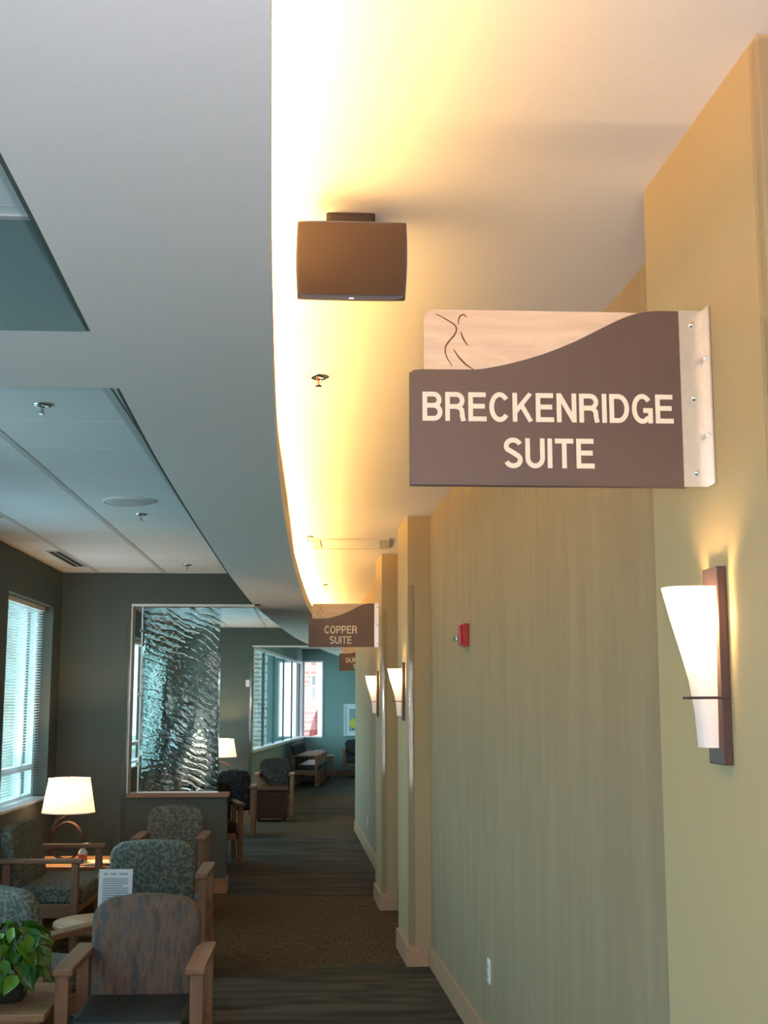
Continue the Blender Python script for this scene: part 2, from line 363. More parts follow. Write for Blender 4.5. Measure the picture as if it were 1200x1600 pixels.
# soffit with curved edges and cove lip
ys = [YB + i * (25.9 - YB) / 150 for i in range(151)]
bm = bmesh.new(); prev = None
for y in ys:
    l, r = smoothtab(L_TAB, y), smoothtab(R_TAB, y)
    sec = [(l, H_TRAY + .08), (l, H_SOF), (r, H_SOF), (r, H_SOF + .10), (r - .02, H_SOF + .10), (r - .02, H_SOF + .03), (r - .24, H_SOF + .03), (r - .24, H_COR + .02), (l + .02, H_COR + .02)]
    sec[0] = (l, H_COR + .02)
    vs = [bm.verts.new((x, y, z)) for x, z in sec[:-1]]
    if prev:
        for k in range(len(vs)):
            j = (k + 1) % len(vs); bm.faces.new((prev[k], prev[j], vs[j], vs[k]))
    else: bm.faces.new(vs[::-1])
    prev = vs
bm.faces.new(prev)
so = link('ceiling_soffit', bm, M['ceiling']); autosmooth(so, 30)
meta(so, 'pale grey dropped soffit with curved edge and hidden cove light', 'soffit', kind='structure')
# band of soffit between the first two recesses
o = link('ceiling_band', B(XL, -.56, 3.13, 3.715, H_SOF + .0008, H_COR), [M['ceiling'], M['band_teal']])
for p in o.data.polygons:
    if p.normal.y < -.5: p.material_index = 1
meta(o, 'soffit band with teal front face between the two tiled recesses', 'soffit', kind='structure')
# green side cheeks of the recesses
def cheek(name, y0, y1, label):
    bm = bmesh.new(); pv = None; n = 40
    for i in range(n + 1):
        y = y0 + (y1 - y0) * i / n; l = smoothtab(L_TAB, y)
        vs = [bm.verts.new((l - .012, y, H_SOF + .004)), bm.verts.new((l + .002, y, H_SOF + .004)), bm.verts.new((l + .002, y, H_COR)), bm.verts.new((l - .012, y, H_COR))]
        if pv:
            for k in range(4):
                j = (k + 1) % 4; bm.faces.new((pv[k], pv[j], vs[j], vs[k]))
        else: bm.faces.new(vs[::-1])
        pv = vs
    bm.faces.new(pv)
    meta(link(name, bm, M['green']), label, 'trim', kind='structure')
cheek('trim_1', YB, 3.13, 'dark green side face of the upper left ceiling recess')
cheek('trim_2', 3.715, 12.1, 'dark green side face of the long ceiling recess')

# cove lamps: a row of warm tubes lying in the trough
def cove_lamp(i, y0, y1):
    a = Vector((smoothtab(R_TAB, y0) - .13, y0, H_SOF + .075)); c = Vector((smoothtab(R_TAB, y1) - .13, y1, H_SOF + .075)); mid = (a + c) / 2
    ang = math.atan2(c.x - a.x, c.y - a.y)
    root = empty('cove_lamp', mid, -ang, 'warm fluorescent tube lamp hidden in the curved ceiling cove', 'lamp', 'fluorescent lamps in the cove'); L = (y1 - y0) / 2 - .01
    link('tray', B(-.03, .03, -L, L, -.045, -.02), M['white'], root)
    bm = bmesh.new(); tube(bm, [(0, -L + .02, 0), (0, L - .02, 0)], .013, 10); link('tube', bm, M['tube'], root)
    for s in (-1, 1): link('lamp_holder', B(-.015, .015, s * (L - .01) - .01, s * (L - .01) + .01, -.02, .018), M['white'], root)
    ld = bpy.data.lights.new('cove_light', 'AREA'); ld.shape = 'RECTANGLE'; ld.size = .04; ld.size_y = 2 * L; ld.color = (1, .565, .165); ld.energy = COVE_W * 2 * L
    lo = bpy.data.objects.new('cove_light', ld); COL.objects.link(lo); lo.parent = root; lo.location = (0, 0, .022); lo.rotation_euler = (pi, 0, 0)
y = YB + .1
k = 0
while y < 25.4:
    cove_lamp(k, y, min(y + 1.24, 25.6)); y += 1.25; k += 1

# ------------------------------------------------------------------ right wall, walked from behind the camera to its far end
RW = [(1.14, YB), (1.03, 2.268), (.853, 2.268), (.829, 3.047), (.988, 3.047), (.97, 3.593), (.779, 8.754), (.628, 8.754), (.600, 9.416), (.75, 9.416), (.703, 11.061), (.563, 11.061), (.540, 11.72), (.680, 11.72), (.635, 14.1), (.544, 17.88)]
def wallstrip(pts, z0, z1, mat, name, th=.10, parent=None):
    bm = bmesh.new()
    prism(bm, pts + [(p[0] + th, p[1]) for p in reversed(pts)], z0, z1)
    return link(name, bm, mat, parent)
segs = [([RW[0], RW[1]], 'paper', 'wall_right_1', 'papered wall beside the camera before the first pilaster'),
        ([RW[4], RW[5], RW[6]], 'paper', 'wall_right_2', 'long wall in streaked khaki wallpaper between the first two pilasters'),
        ([RW[9], RW[10]], 'paper', 'wall_right_3', 'short papered wall between the second and third pilasters'),
        ([RW[13], RW[14], RW[15]], 'paper', 'wall_right_4', 'papered wall beyond the third pilaster ending at the far room')]
for pts, mt, nm, lb in segs:
    pp = list(pts); th = .25
    bm = bmesh.new(); prism(bm, pp + [(p[0] + th, p[1]) for p in reversed(pp)], 0, H_COR)
    meta(link(nm, bm, M[mt]), lb, 'wall', kind='structure')
pil = [([RW[2], RW[3]], 'pilaster carrying the large dark suite sign'), ([RW[7], RW[8]], 'khaki pilaster in the middle of the walkway wall'), ([RW[11], RW[12]], 'khaki pilaster farthest down the walkway, bearing the smaller suite sign')]
for i, ((a, c), lb) in enumerate(pil):
    bm = bmesh.new(); prism(bm, [a, c, (c[0] + .30, c[1]), (a[0] + .30, a[1])], 0, H_COR)
    meta(link('wall_pilaster_%d' % (i + 1), bm, M['khaki']), lb, 'wall', kind='structure')
# far end of the right wall turns away
o = link('wall_right_5', B(.545, 1.15, 17.88, 18.02, 0, H_COR), M['khaki']); meta(o, 'end return of the walkway wall facing the far room', 'wall', kind='structure')
o = link('wall_right_6', B(1.0, 1.15, 18.02, 26.5, 0, 3.32), M['khaki']); meta(o, 'set-back khaki wall behind the farthest suite sign', 'wall', kind='structure')
o = link('wall_right_7', B(2.6, 2.75, 26.5, YE, 0, 3.32), M['teal']); meta(o, 'teal side wall out of sight in the far sitting room', 'wall', kind='structure')
o = link('wall_right_8', B(1.0, 2.75, 26.35, 26.5, 0, 3.32), M['teal']); meta(o, 'teal return wall near the far sitting room', 'wall', kind='structure')
# baseboards: following each stretch of wall
def baseboard(name, pts, label, h=.135, th=.016):
    bm = bmesh.new(); pv = None
    n = len(pts); off = []
    for i, p in enumerate(pts):
        d0 = Vector(pts[i]) - Vector(pts[i - 1]) if i else Vector(pts[1]) - Vector(pts[0])
        d1 = Vector(pts[i + 1]) - Vector(pts[i]) if i < n - 1 else d0
        n0 = Vector((-d0.y, d0.x)).normalized(); n1 = Vector((-d1.y, d1.x)).normalized()
        b_ = (n0 + n1); b_ = b_ / max(b_.dot(n0), .3) if b_.length > .1 else n0
        off.append((p[0] + b_.x * th, p[1] + b_.y * th))
    for i in range(n):
        vs = [bm.verts.new((pts[i][0], pts[i][1], 0)), bm.verts.new((off[i][0], off[i][1], 0)), bm.verts.new((off[i][0], off[i][1], h)), bm.verts.new((pts[i][0], pts[i][1], h))]
        if pv:
            for k in range(4):
                j = (k + 1) % 4; bm.faces.new((pv[k], pv[j], vs[j], vs[k]))
        else: bm.faces.new(vs)
        pv = vs
    bm.faces.new(pv[::-1])
    meta(link(name, bm, M['base_y']), label, 'baseboard', kind='structure')
baseboard('baseboard_right_1', RW[0:4], 'maple baseboard at the foot of the first pilaster')
baseboard('baseboard_right_2', [RW[4], RW[5], RW[6]], 'long maple baseboard under the streaked wallpaper')
baseboard('baseboard_right_3', [(RW[6][0] - .017, RW[6][1]), RW[7], RW[8], RW[9]], 'maple baseboard wrapping the middle pilaster')
baseboard('baseboard_right_4', [(RW[10][0] - .004, RW[10][1]), RW[11], RW[12], RW[13]], 'maple baseboard wrapping the third pilaster')
baseboard('baseboard_right_5', [RW[13], RW[14], RW[15]], 'maple baseboard beyond the third pilaster toward the far room')

# clear corner guards
def guard(x, y, ang, z0, z1, label):
    """two thin legs with a rounded bend; ang = direction of wall face from corner"""
    root = empty('corner_guard', (x, y, z0), ang, label, 'corner guard')
    leg, r, th = .045, .007, .0022
    def prof(o_):
        pts = [(leg, -o_)]
        for i in range(7):
            a = -pi / 2 - i / 6 * pi / 2; pts.append((r + (r + o_) * cos(a), r + (r + o_) * sin(a)))
        pts.append((-o_, leg)); return pts
    inner, outer = prof(.0), prof(th)
    inner = [(p[0] - .001, p[1] - .001) for p in inner]; outer = [(p[0] - .001, p[1] - .001) for p in outer]
    bm = bmesh.new(); prism(bm, inner + outer[::-1], 0, z1 - z0)
    g = link('strip', bm, M['guard'], root); autosmooth(g, 50)
    bm = bmesh.new()
    for z in (.15, (z1 - z0) / 2, z1 - z0 - .15):
        lathe(bm, [(0, 0), (.004, 0), (.004, .0015), (0, .002)], 10); 
        for v in bm.verts:
            pass
        break
    bm.free()
    for z in (.15, z1 - z0 - .15):
        bm = bmesh.new(); lathe(bm, [(.0045, 0), (.0045, .001), (.002, .0022), (0, .0024)], 10)
        for v in bm.verts: v.co = Vector((leg * .7 + v.co.x, -.0032 - v.co.z, z + v.co.y))
        link('screw', bm, M['chrome'], root)
    return root
guard(.853, 2.268, 0, .14, 3.03, 'clear corner guard on the near edge of the first pilaster')
guard(.628, 8.754, 0, .14, 2.55, 'clear corner guard on the near edge of the middle pilaster')
guard(.563, 11.061, 0, .14, 2.55, 'clear corner guard on the near edge of the third pilaster')

# ------------------------------------------------------------------ left wall with windows
WINS = [(-3.7, -2.1), (-1.2, .6), (1.5, 3.3), (4.4, 6.2), (7.2, 9.0), (10.02, 11.72), (15.4, 20.5)]  # the first five are unseen, added along the wall to let in daylight
WZ0, WZ1 = .89, 2.61
XW = XL - .13
bm = bmesh.new(); yy = YB
for a, c in WINS:
    box(bm, XL - .25, XL, yy, a, 0, 3.2); box(bm, XL - .25, XL, a, c, 0, WZ0); box(bm, XL - .25, XL, a, c, WZ1, 3.2); yy = c
box(bm, XL - .25, XL, yy, 20.9, 0, 3.2)
meta(link('wall_left', bm, M['green']), 'dark green outer wall with deep window openings along the lounge', 'wall', kind='structure')
def window_left(i, a, c, blind, label, stone=False):
    root = empty('window_%d' % (i + 1), (XW, (a + c) / 2, WZ0), 0, label, 'window'); root['kind'] = 'structure'
    h = WZ1 - WZ0; w = (c - a) / 2
    bm = bmesh.new(); fw = .05
    box(bm, -.06, .0, -w, -w + fw, 0, h); box(bm, -.06, .0, w - fw, w, 0, h); box(bm, -.06, .0, -w + fw, w - fw, 0, fw); box(bm, -.06, 0, -w + fw, w - fw, h - fw, h)
    link('frame', bm, M['whitetrim'], root)
    for y in (-w + (2 * w) * .30, -w + (2 * w) * .72): link('mullion', B(-.05, .008, y - .022, y + .022, fw, h - fw), M['whitetrim'], root)
    link('transom', B(-.048, .006, -w + fw, w - fw, .26, .31), M['whitetrim'], root)
    link('pane', B(-.034, -.030, -w + fw, w - fw, fw, h - fw), M['glass'], root)
    link('sill', B(-.002, .15, -w + .001, w - .001, 0.0, .022, bev=.004), M['white'], root)
    if blind:
        bm = bmesh.new(); z = .05
        while z < h - .06:
            r = bmesh.ops.create_cube(bm, size=1)['verts']
            for v in r:
                xx, zz = v.co.x * .022, v.co.z * .0012
                v.co = Vector((.035 + xx * cos(.35) - zz * sin(.35), v.co.y * (2 * w - .03), z + xx * sin(.35) + zz * cos(.35)))
            z += .024
        s = link('blind_slats', bm, M['white'], root); s['kind'] = 'stuff'
        link('head_rail', B(.012, .058, -w + .01, w - .01, h - .045, h - .005), M['white'], root)
        for y in (-w + .2, w - .2): link('ladder_cord', B(.047, .049, y - .002, y + .002, .04, h - .04), M['white'], root)
        bm = bmesh.new(); tube(bm, [(.06, w - .13, h - .05), (.062, w - .13, h - .95)], .0035, 6); link('wand', bm, M['clearglass'], root)
for i, (a, c) in enumerate(WINS):
    lab = {5: 'tall left window with open mini blind beside the table lamp', 6: 'window glimpsed through the rippled glass partition'}.get(i, 'unseen tall window added for daylight, number %s from the rear' % ['one', 'two', 'three', 'four', 'five'][i % 5])
    window_left(i, a, c, i == 5, lab)
def portal(loc, rot, sx_, sy_):
    ld = bpy.data.lights.new('window_portal', 'AREA'); ld.shape = 'RECTANGLE'; ld.size = sx_; ld.size_y = sy_; ld.cycles.is_portal = True
    lo = bpy.data.objects.new('window_portal', ld); COL.objects.link(lo); lo.location = loc; lo.rotation_euler = rot
for a, c in WINS: portal((XL - .24, (a + c) / 2, (WZ0 + WZ1) / 2), (0, -pi / 2, 0), WZ1 - WZ0, c - a)
# unseen rear wall; its window is added and enlarged to brighten the soffit
bm = bmesh.new()
box(bm, XL, 3.2, YB - .15, YB, 0, .3); box(bm, XL, 3.2, YB - .15, YB, 2.64, H_COR); box(bm, XL, -2.3, YB - .15, YB, .3, 2.64); box(bm, 1.1, 3.2, YB - .15, YB, .3, 2.64)
meta(link('wall_rear', bm, M['green']), 'green end wall behind the viewpoint with an added wide window', 'wall', kind='structure')
root = empty('window_8', (-.6, YB - .1, .3), 0, 'unseen wide window behind the viewpoint, added for daylight fill', 'window'); root['kind'] = 'structure'
bm = bmesh.new()
for x in (-1.67, -.57, .57, 1.67): box(bm, x - .03, x + .03, -.03, .03, 0, 2.34)
box(bm, -1.7, 1.7, -.028, .028, 0, .05); box(bm, -1.7, 1.7, -.028, .028, 2.29, 2.34); link('frame', bm, M['whitetrim'], root)
link('pane', B(-1.7, 1.7, -.004, .004, .05, 2.29), M['clearglass'], root)
portal((-.6, YB - .14, 1.47), (pi / 2, 0, 0), 3.4, 2.34)

# ------------------------------------------------------------------ first partition: header, jamb, half wall, rippled glass
Y1, T1 = 12.1, .18
JX = -1.765
HX = -.829
m_ = B(XL, JX, Y1, Y1 + T1, 0, H_COR + .1)
meta(link('wall_partition_1', m_, M['green']), 'dark green cross wall left of the rippled glass panel', 'wall', kind='structure')
bm = B(JX, -.55, Y1, Y1 + T1, H_SOF, H_COR + .1)
meta(link('wall_partition_2', bm, M['green']), 'dark green header above the rippled glass panel', 'wall', kind='structure')
bm = B(JX, HX - .004, Y1, Y1 + T1, 0, .868)
meta(link('wall_partition_3', bm, M['green']), 'dark green half wall under the rippled glass panel', 'wall', kind='structure')
meta(link('trim_3', B(JX - .0, HX + .012, Y1 - .025, Y1 + T1 + .025, .868, .905, bev=.004), M['wood_x']), 'maple cap on the half wall', 'trim', kind='structure')
bm = bmesh.new(); box(bm, XL, HX - .004, Y1 - .016, Y1, 0, .135); box(bm, HX - .004, HX + .012, Y1 - .016, Y1 + T1 + .016, 0, .135)
meta(link('baseboard_partition', bm, M['wood_x']), 'maple baseboard around the foot of the half wall', 'baseboard', kind='structure')
meta(link('trim_4', B(JX, -.60, Y1 - .004, Y1 + T1 + .004, H_SOF - .022, H_SOF), M['whitetrim']), 'pale lining under the header of the glass partition', 'trim', kind='structure')
meta(link('trim_5', B(JX, JX + .014, Y1 - .004, Y1 + T1 + .004, .905, H_SOF - .022), M['tee']), 'pale jamb lining left of the rippled glass', 'trim', kind='structure')
guard_l = guard(JX, Y1, pi / 2, .14, 2.5, 'clear corner guard on the jamb left of the rippled glass')
# rippled cast glass
gx0, gx1, gz0, gz1 = -1.665, -.922, .905, 2.648
root = empty('glass_panel', ((gx0 + gx1) / 2, Y1 + .09, gz0), 0, 'tall clear glass panel with flowing ripples standing on the half wall', 'glass panel')
NX, NZ = 150, 330
W_, Hh = gx1 - gx0, gz1 - gz0
from mathutils import noise as mno
def ripple(u, w):      # u across 0..1, w up 0..1
    # flow lines that fall from upper left and sweep to the right, strokes thin and sharp
    x, z = u * W_, w * Hh
    n = mno.noise(Vector((x * 3.0, z * 1.6, 3.1)))
    bend = .34 * (u ** 1.7) * (1.0 if w > .3 else .6) * (1 if w < 2 else 0)
    ph = (z + bend + .05 * n + .03 * mno.noise(Vector((x * 9, z * 7, 0)))) / .072
    s = ph - math.floor(ph)
    ridge = math.exp(-((s - .5) / .13) ** 2)
    amp = .35 + .65 * max(0, mno.noise(Vector((x * 7, z * 9, 9.0))) + .35)
    band = .0034 * ridge * amp
    fine = .0010 * mno.noise(Vector((x * 26, z * 60 + x * 30, 1.7))) + .0005 * mno.noise(Vector((x * 60, z * 70, 4.4)))
    broad = .016 * mno.noise(Vector((x * 4, z * 2.4, 6.0)))
    edge = min(1, u * 30, (1 - u) * 30, w * 60, (1 - w) * 60)
    return (band + fine + broad) * edge
bm = bmesh.new()
g1 = [[bm.verts.new((-W_ / 2 + W_ * i / NX, -.008 - ripple(i / NX, j / NZ), Hh * j / NZ)) for i in range(NX + 1)] for j in range(NZ + 1)]
for j in range(NZ):
    for i in range(NX): bm.faces.new((g1[j][i], g1[j][i + 1], g1[j + 1][i + 1], g1[j + 1][i]))
bk = [bm.verts.new((x, .006, z)) for x, z in ((-W_ / 2, 0), (W_ / 2, 0), (W_ / 2, Hh), (-W_ / 2, Hh))]
bm.faces.new(bk)
bm.faces.new([g1[0][i] for i in range(NX + 1)] + [bk[1], bk[0]]); bm.faces.new([g1[NZ][i] for i in range(NX, -1, -1)] + [bk[3], bk[2]])
bm.faces.new([g1[j][0] for j in range(NZ, -1, -1)] + [bk[0], bk[3]]); bm.faces.new([g1[j][NX] for j in range(NZ + 1)] + [bk[2], bk[1]])
g = link('sheet', bm, M['artglass'], root); autosmooth(g, 60)
link('edge_channel', B(-W_ / 2 - .012, -W_ / 2 - .002, -.014, .014, 0, Hh), M['alu'], root)
link('shoe', B(-W_ / 2, W_ / 2, -.016, -.0125, 0, .012), M['alu'], root)
for z in (.25, .9, 1.5): 
    link('clip', B(-W_ / 2 - .03, -W_ / 2 + .012, -.018, .012, z, z + .03, bev=.002), M['chrome'], root)
# second partition
Y2 = 20.9; PX2 = -1.062
meta(link('wall_partition_4', B(XL - .5, PX2, Y2, Y2 + .18, 0, 3.34), M['green']), 'dark green cross wall behind the second lamp', 'wall', kind='structure')
meta(link('wall_partition_5', B(PX2, 1.0, Y2, Y2 + .18, H_SOF + .0, 3.34), M['green']), 'dark green header leading to the far sitting room', 'wall', kind='structure')
meta(link('trim_6', B(PX2, -.15, Y2 - .004, Y2 + .184, H_SOF - .022, H_SOF), M['whitetrim']), 'pale lining under the far header', 'trim', kind='structure')
guard(PX2, Y2, pi / 2, .14, 2.5, 'clear corner guard on the far cross wall end')
meta(link('baseboard_partition_2', B(XL, PX2 + .016, Y2 - .016, Y2, 0, .135), M['wood_x']), 'maple baseboard under the far cross wall', 'baseboard', kind='structure')
root = empty('wall_control', (-1.13, Y2, 2.0), 0, 'small white wall strobe beside the far opening', 'alarm')
link('body', B(-.03, .03, -.03, -.001, 0, .11, bev=.006), M['white'], root); link('lens', B(-.015, .015, -.05, -.03, .02, .07, bev=.006), M['clearglass'], root)

# ------------------------------------------------------------------ far sitting room
def fx(y): return -3.003 + .0856 * y
bm = bmesh.new()
z0w, z1w = .89, 2.72
def slab(bm, ya, yb_, z0, z1, th=.2):
    prism(bm, [(fx(ya), ya), (fx(yb_), yb_), (fx(yb_) - th, yb_), (fx(ya) - th, ya)], z0, z1)
slab(bm, 21.08, 22.1, 0, 3.34); slab(bm, 22.1, 30.95, 0, z0w); slab(bm, 22.1, 30.95, z1w, 3.34); slab(bm, 30.95, 31.0, 0, 3.34)
meta(link('wall_far_left', bm, M['teal']), 'teal angled wall of the far room below the ribbon window', 'wall', kind='structure')
root = empty('window_9', (fx(26.5), 26.5, z0w), 0, 'long ribbon window of six panes in the far room', 'window'); root['kind'] = 'structure'
ox, oy = fx(26.5), 26.5
def sl(ya, yb_, z0, z1, x0, x1, mat, nm):
    bm = bmesh.new(); prism(bm, [(fx(ya) + x1 - ox, ya - oy), (fx(yb_) + x1 - ox, yb_ - oy), (fx(yb_) + x0 - ox, yb_ - oy), (fx(ya) + x0 - ox, ya - oy)], z0 - z0w, z1 - z0w)
    return link(nm, bm, mat, root)
mull = [22.3, 23.95, 25.6, 27.3, 29.0, 30.75]
sl(22.1, 30.95, z0w, z0w + .05, -.1, .045, M['white'], 'sill'); sl(22.1, 30.95, z1w - .05, z1w, -.1, .01, M['whitetrim'], 'head')
sl(22.1, 22.2, z0w + .05, z1w - .05, -.1, .01, M['whitetrim'], 'jamb'); sl(30.85, 30.95, z0w + .05, z1w - .05, -.1, .01, M['whitetrim'], 'jamb')
for y in mull: sl(y - .03, y + .03, z0w + .05, z1w - .05, -.075, -.035, M['darkframe'], 'mullion')
for a, c in zip(mull, mull[1:]): sl(a + .035, c - .035, z0w + .05, z1w - .05, -.056, -.05, M['glass'], 'pane')
o = empty('x') ; bpy.data.objects.remove(o)
ya, yb_ = 22.1, 30.9
portal(((fx(ya) + fx(yb_)) / 2 - .19, (ya + yb_) / 2, (z0w + z1w) / 2), (0, -pi / 2, -atan(.0856)), z1w - z0w, yb_ - ya)
# end wall
wx0, wx1 = -.335, .155
bm = bmesh.new()
box(bm, -1.2, wx0, YE, YE + .2, 0, 3.34); box(bm, wx1, 2.75, YE, YE + .2, 0, 3.34); box(bm, wx0, wx1, YE, YE + .2, 0, .90); box(bm, wx0, wx1, YE, YE + .2, 2.75, 3.34)
meta(link('wall_far', bm, M['teal']), 'teal end wall with a narrow bright window', 'wall', kind='structure')
root = empty('window_10', ((wx0 + wx1) / 2, YE, .90), 0, 'narrow white-framed window in the teal end wall', 'window'); root['kind'] = 'structure'
w = (wx1 - wx0) / 2; bm = bmesh.new(); f_ = .035
box(bm, -w, -w + f_, -.02, .12, 0, 1.85); box(bm, w - f_, w, -.02, .12, 0, 1.85); box(bm, -w + f_, w - f_, -.02, .12, 0, f_); box(bm, -w + f_, w - f_, -.02, .12, 1.85 - f_, 1.85)
link('frame', bm, M['white'], root); link('pane', B(-w + f_, w - f_, .06, .064, f_, 1.85 - f_), M['clearglass'], root)
portal(((wx0 + wx1) / 2, YE + .19, 1.82), (-pi / 2, 0, 0), wx1 - wx0, 1.85)
bm = B(-.35, 2.6, YE - .016, YE, 0, .135); meta(link('baseboard_far', bm, M['wood_x']), 'maple baseboard along the teal end wall', 'baseboard', kind='structure')
# framed picture
root = empty('framed_picture', (.99, YE, .95), 0, 'white framed picture with yellow blossom on the teal end wall', 'picture')
bm = bmesh.new(); box(bm, -.33, -.30, -.035, 0, 0, .76); box(bm, .30, .33, -.035, 0, 0, .76); box(bm, -.30, .30, -.035, 0, 0, .03); box(bm, -.30, .30, -.035, 0, .73, .76)
link('frame', bm, M['white'], root); link('mat_board', B(-.30, .30, -.018, -.002, .03, .73), M['page'], root)
link('print', B(-.20, .20, -.021, -.018, .12, .64), M['print_blue'], root)
bm = bmesh.new(); lathe(bm, [(0, 0), (.07, .001), (.09, .004), (.06, .008), (0, .01)], 14)
for v in bm.verts: v.co = Vector((v.co.x - .11, -.021 - v.co.z, .30 + v.co.y * 1.3))
link('blossom', bm, M['print_yellow'], root)
link('stem', B(-.125, -.105, -.024, -.021, .13, .22), M['carved'], root)

# ------------------------------------------------------------------ outdoors
meta(link('ground_outside', B(-45, -7, -12, 75, -.35, -.16), M['grass']), 'pale lawn outside the windows', 'lawn', kind='structure')
meta(link('ground_bounce', B(-7, -2.7, -12, 75, -.35, -.15), M['roofing']), 'pale concrete ground along the building, added to bounce daylight indoors', 'paving', kind='structure')  # pale strip put here as a reflector, bouncing daylight onto the ceilings
meta(link('ground_paving', B(-2.7, 14, 31.25, 75, -.35, -.15), M['roofing']), 'pale paving beyond the end window', 'paving', kind='structure')
# stone pier outside the left window
root = empty('stone_pier', (-3.15, 13.72, -.15), 0, 'pale stone pier just outside the left window', 'pier')
for k in range(14):
    w = random.uniform(-.006, .006); nx = 2 if k % 2 else 1
    for q in range(nx):
        x0, x1 = -.22 + q * .44 / nx, -.22 + (q + 1) * .44 / nx
        link('stone_block', B(x0 + .006, x1 - .006, -.2 + w, .2 + w, k * .235, k * .235 + .222, bev=.006, seg=1), M['stone'], root)
link('mortar_core', B(-.20, .20, -.185, .185, 0, 14 * .235), M['stucco'], root)
# brick building beyond the end window
root = empty('brick_building', (.2, 46, -.15), 0, 'brick building with small windows seen through the end window', 'building')
link('wall', B(-3.4, -.22, 0, 6, 0, 7.5), M['brick'], root)
link('white_wing', B(-.22, 4, .6, 6, 0, 5.4), M['stucco'], root)
for z in (2.05, 2.48):
    fr_ = link('window', B(-.41, -.23, -.05, 0, z, z + .40), M['white'], root)
    link('pane', B(-.385, -.25, -.07, -.05, z + .03, z + .37), M['extglass'], fr_)
for x in (-.27, -.15, -.03, .09, .21): link('porch_post', B(x, x + .03, -.6, -.55, 0, 1.75), M['brick'], root)
link('porch_rail', B(-.27, .3, -.62, -.53, 1.75, 1.82), M['white'], root)
# building across the lawn, seen through the ribbon window
root = empty('pale_building', (-8.0, 46, -.15), 0, 'pale building with dark tall windows across the lawn', 'building')
link('wall', B(-.25, .25, -14, 8, 0, 6.2), M['stucco'], root)
for y in (-12, -9.2, -6.4, -3.6, -.8, 2.0, 4.8):
    f_ = link('window', B(.25, .31, y - .6, y + .9, .8, 4.4), M['white'], root); link('pane', B(.31, .33, y - .5, y + .8, .9, 4.3), M['extglass'], f_)
root = empty('red_flag', (.05, 38, -.15), 0, 'faded red flag on a pole outside the end window', 'flag')
bm = bmesh.new(); tube(bm, [(0, 0, 0), (0, 0, 1.95)], .02, 8); link('pole', bm, M['white'], root)
bm = bmesh.new(); n = 8; a_ = []; c_ = []
for i in range(n + 1):
    u = i / n; yv = .03 * sin(u * 7)
    a_.append((bm.verts.new((-.02 - .26 * u, yv - .006, .95 - .05 * u)), bm.verts.new((-.02 - .16 * u, yv - .006, 1.75 - .38 * u)), bm.verts.new((-.02 - .16 * u, yv + .006, 1.75 - .38 * u)), bm.verts.new((-.02 - .26 * u, yv + .006, .95 - .05 * u))))
for p, q in zip(a_, a_[1:]):
    for k in range(4):
        j = (k + 1) % 4; bm.faces.new((p[k], p[j], q[j], q[k]))
bm.faces.new(a_[0]); bm.faces.new(a_[-1][::-1]); link('cloth', bm, M['flag'], root)

# ------------------------------------------------------------------ suite signs
def smooth_curve(pts, n=6):
    out = []
    P = [pts[0]] + list(pts) + [pts[-1]]
    for i in range(1, len(P) - 2):
        for k in range(n):
            t_ = k / n; p0, p1, p2, p3 = [Vector(q) for q in P[i - 1:i + 3]]
            out.append(tuple(.5 * ((2 * p1) + (p2 - p0) * t_ + (2 * p0 - 5 * p1 + 4 * p2 - p3) * t_ ** 2 + (3 * p1 - p0 - 3 * p2 + p3) * t_ ** 3)))
    out.append(tuple(pts[-1])); return out
T_ = .165
def arc(cx, cz, rx_, rz_, a0, a1, n=14):
    return [(cx + rx_ * cos(radians(a0 + (a1 - a0) * i / n)), cz + rz_ * sin(radians(a0 + (a1 - a0) * i / n))) for i in range(n + 1)]
h_ = T_ / 2
def bowl(x0, w, z0, z1):      # D shaped bowl, flat at left
    r = (z1 - z0) / 2; rx_ = min(r, .30)
    return [(x0, z1)] + arc(w - h_ - rx_, (z0 + z1) / 2, rx_, r, 90, -90) + [(x0, z0)]
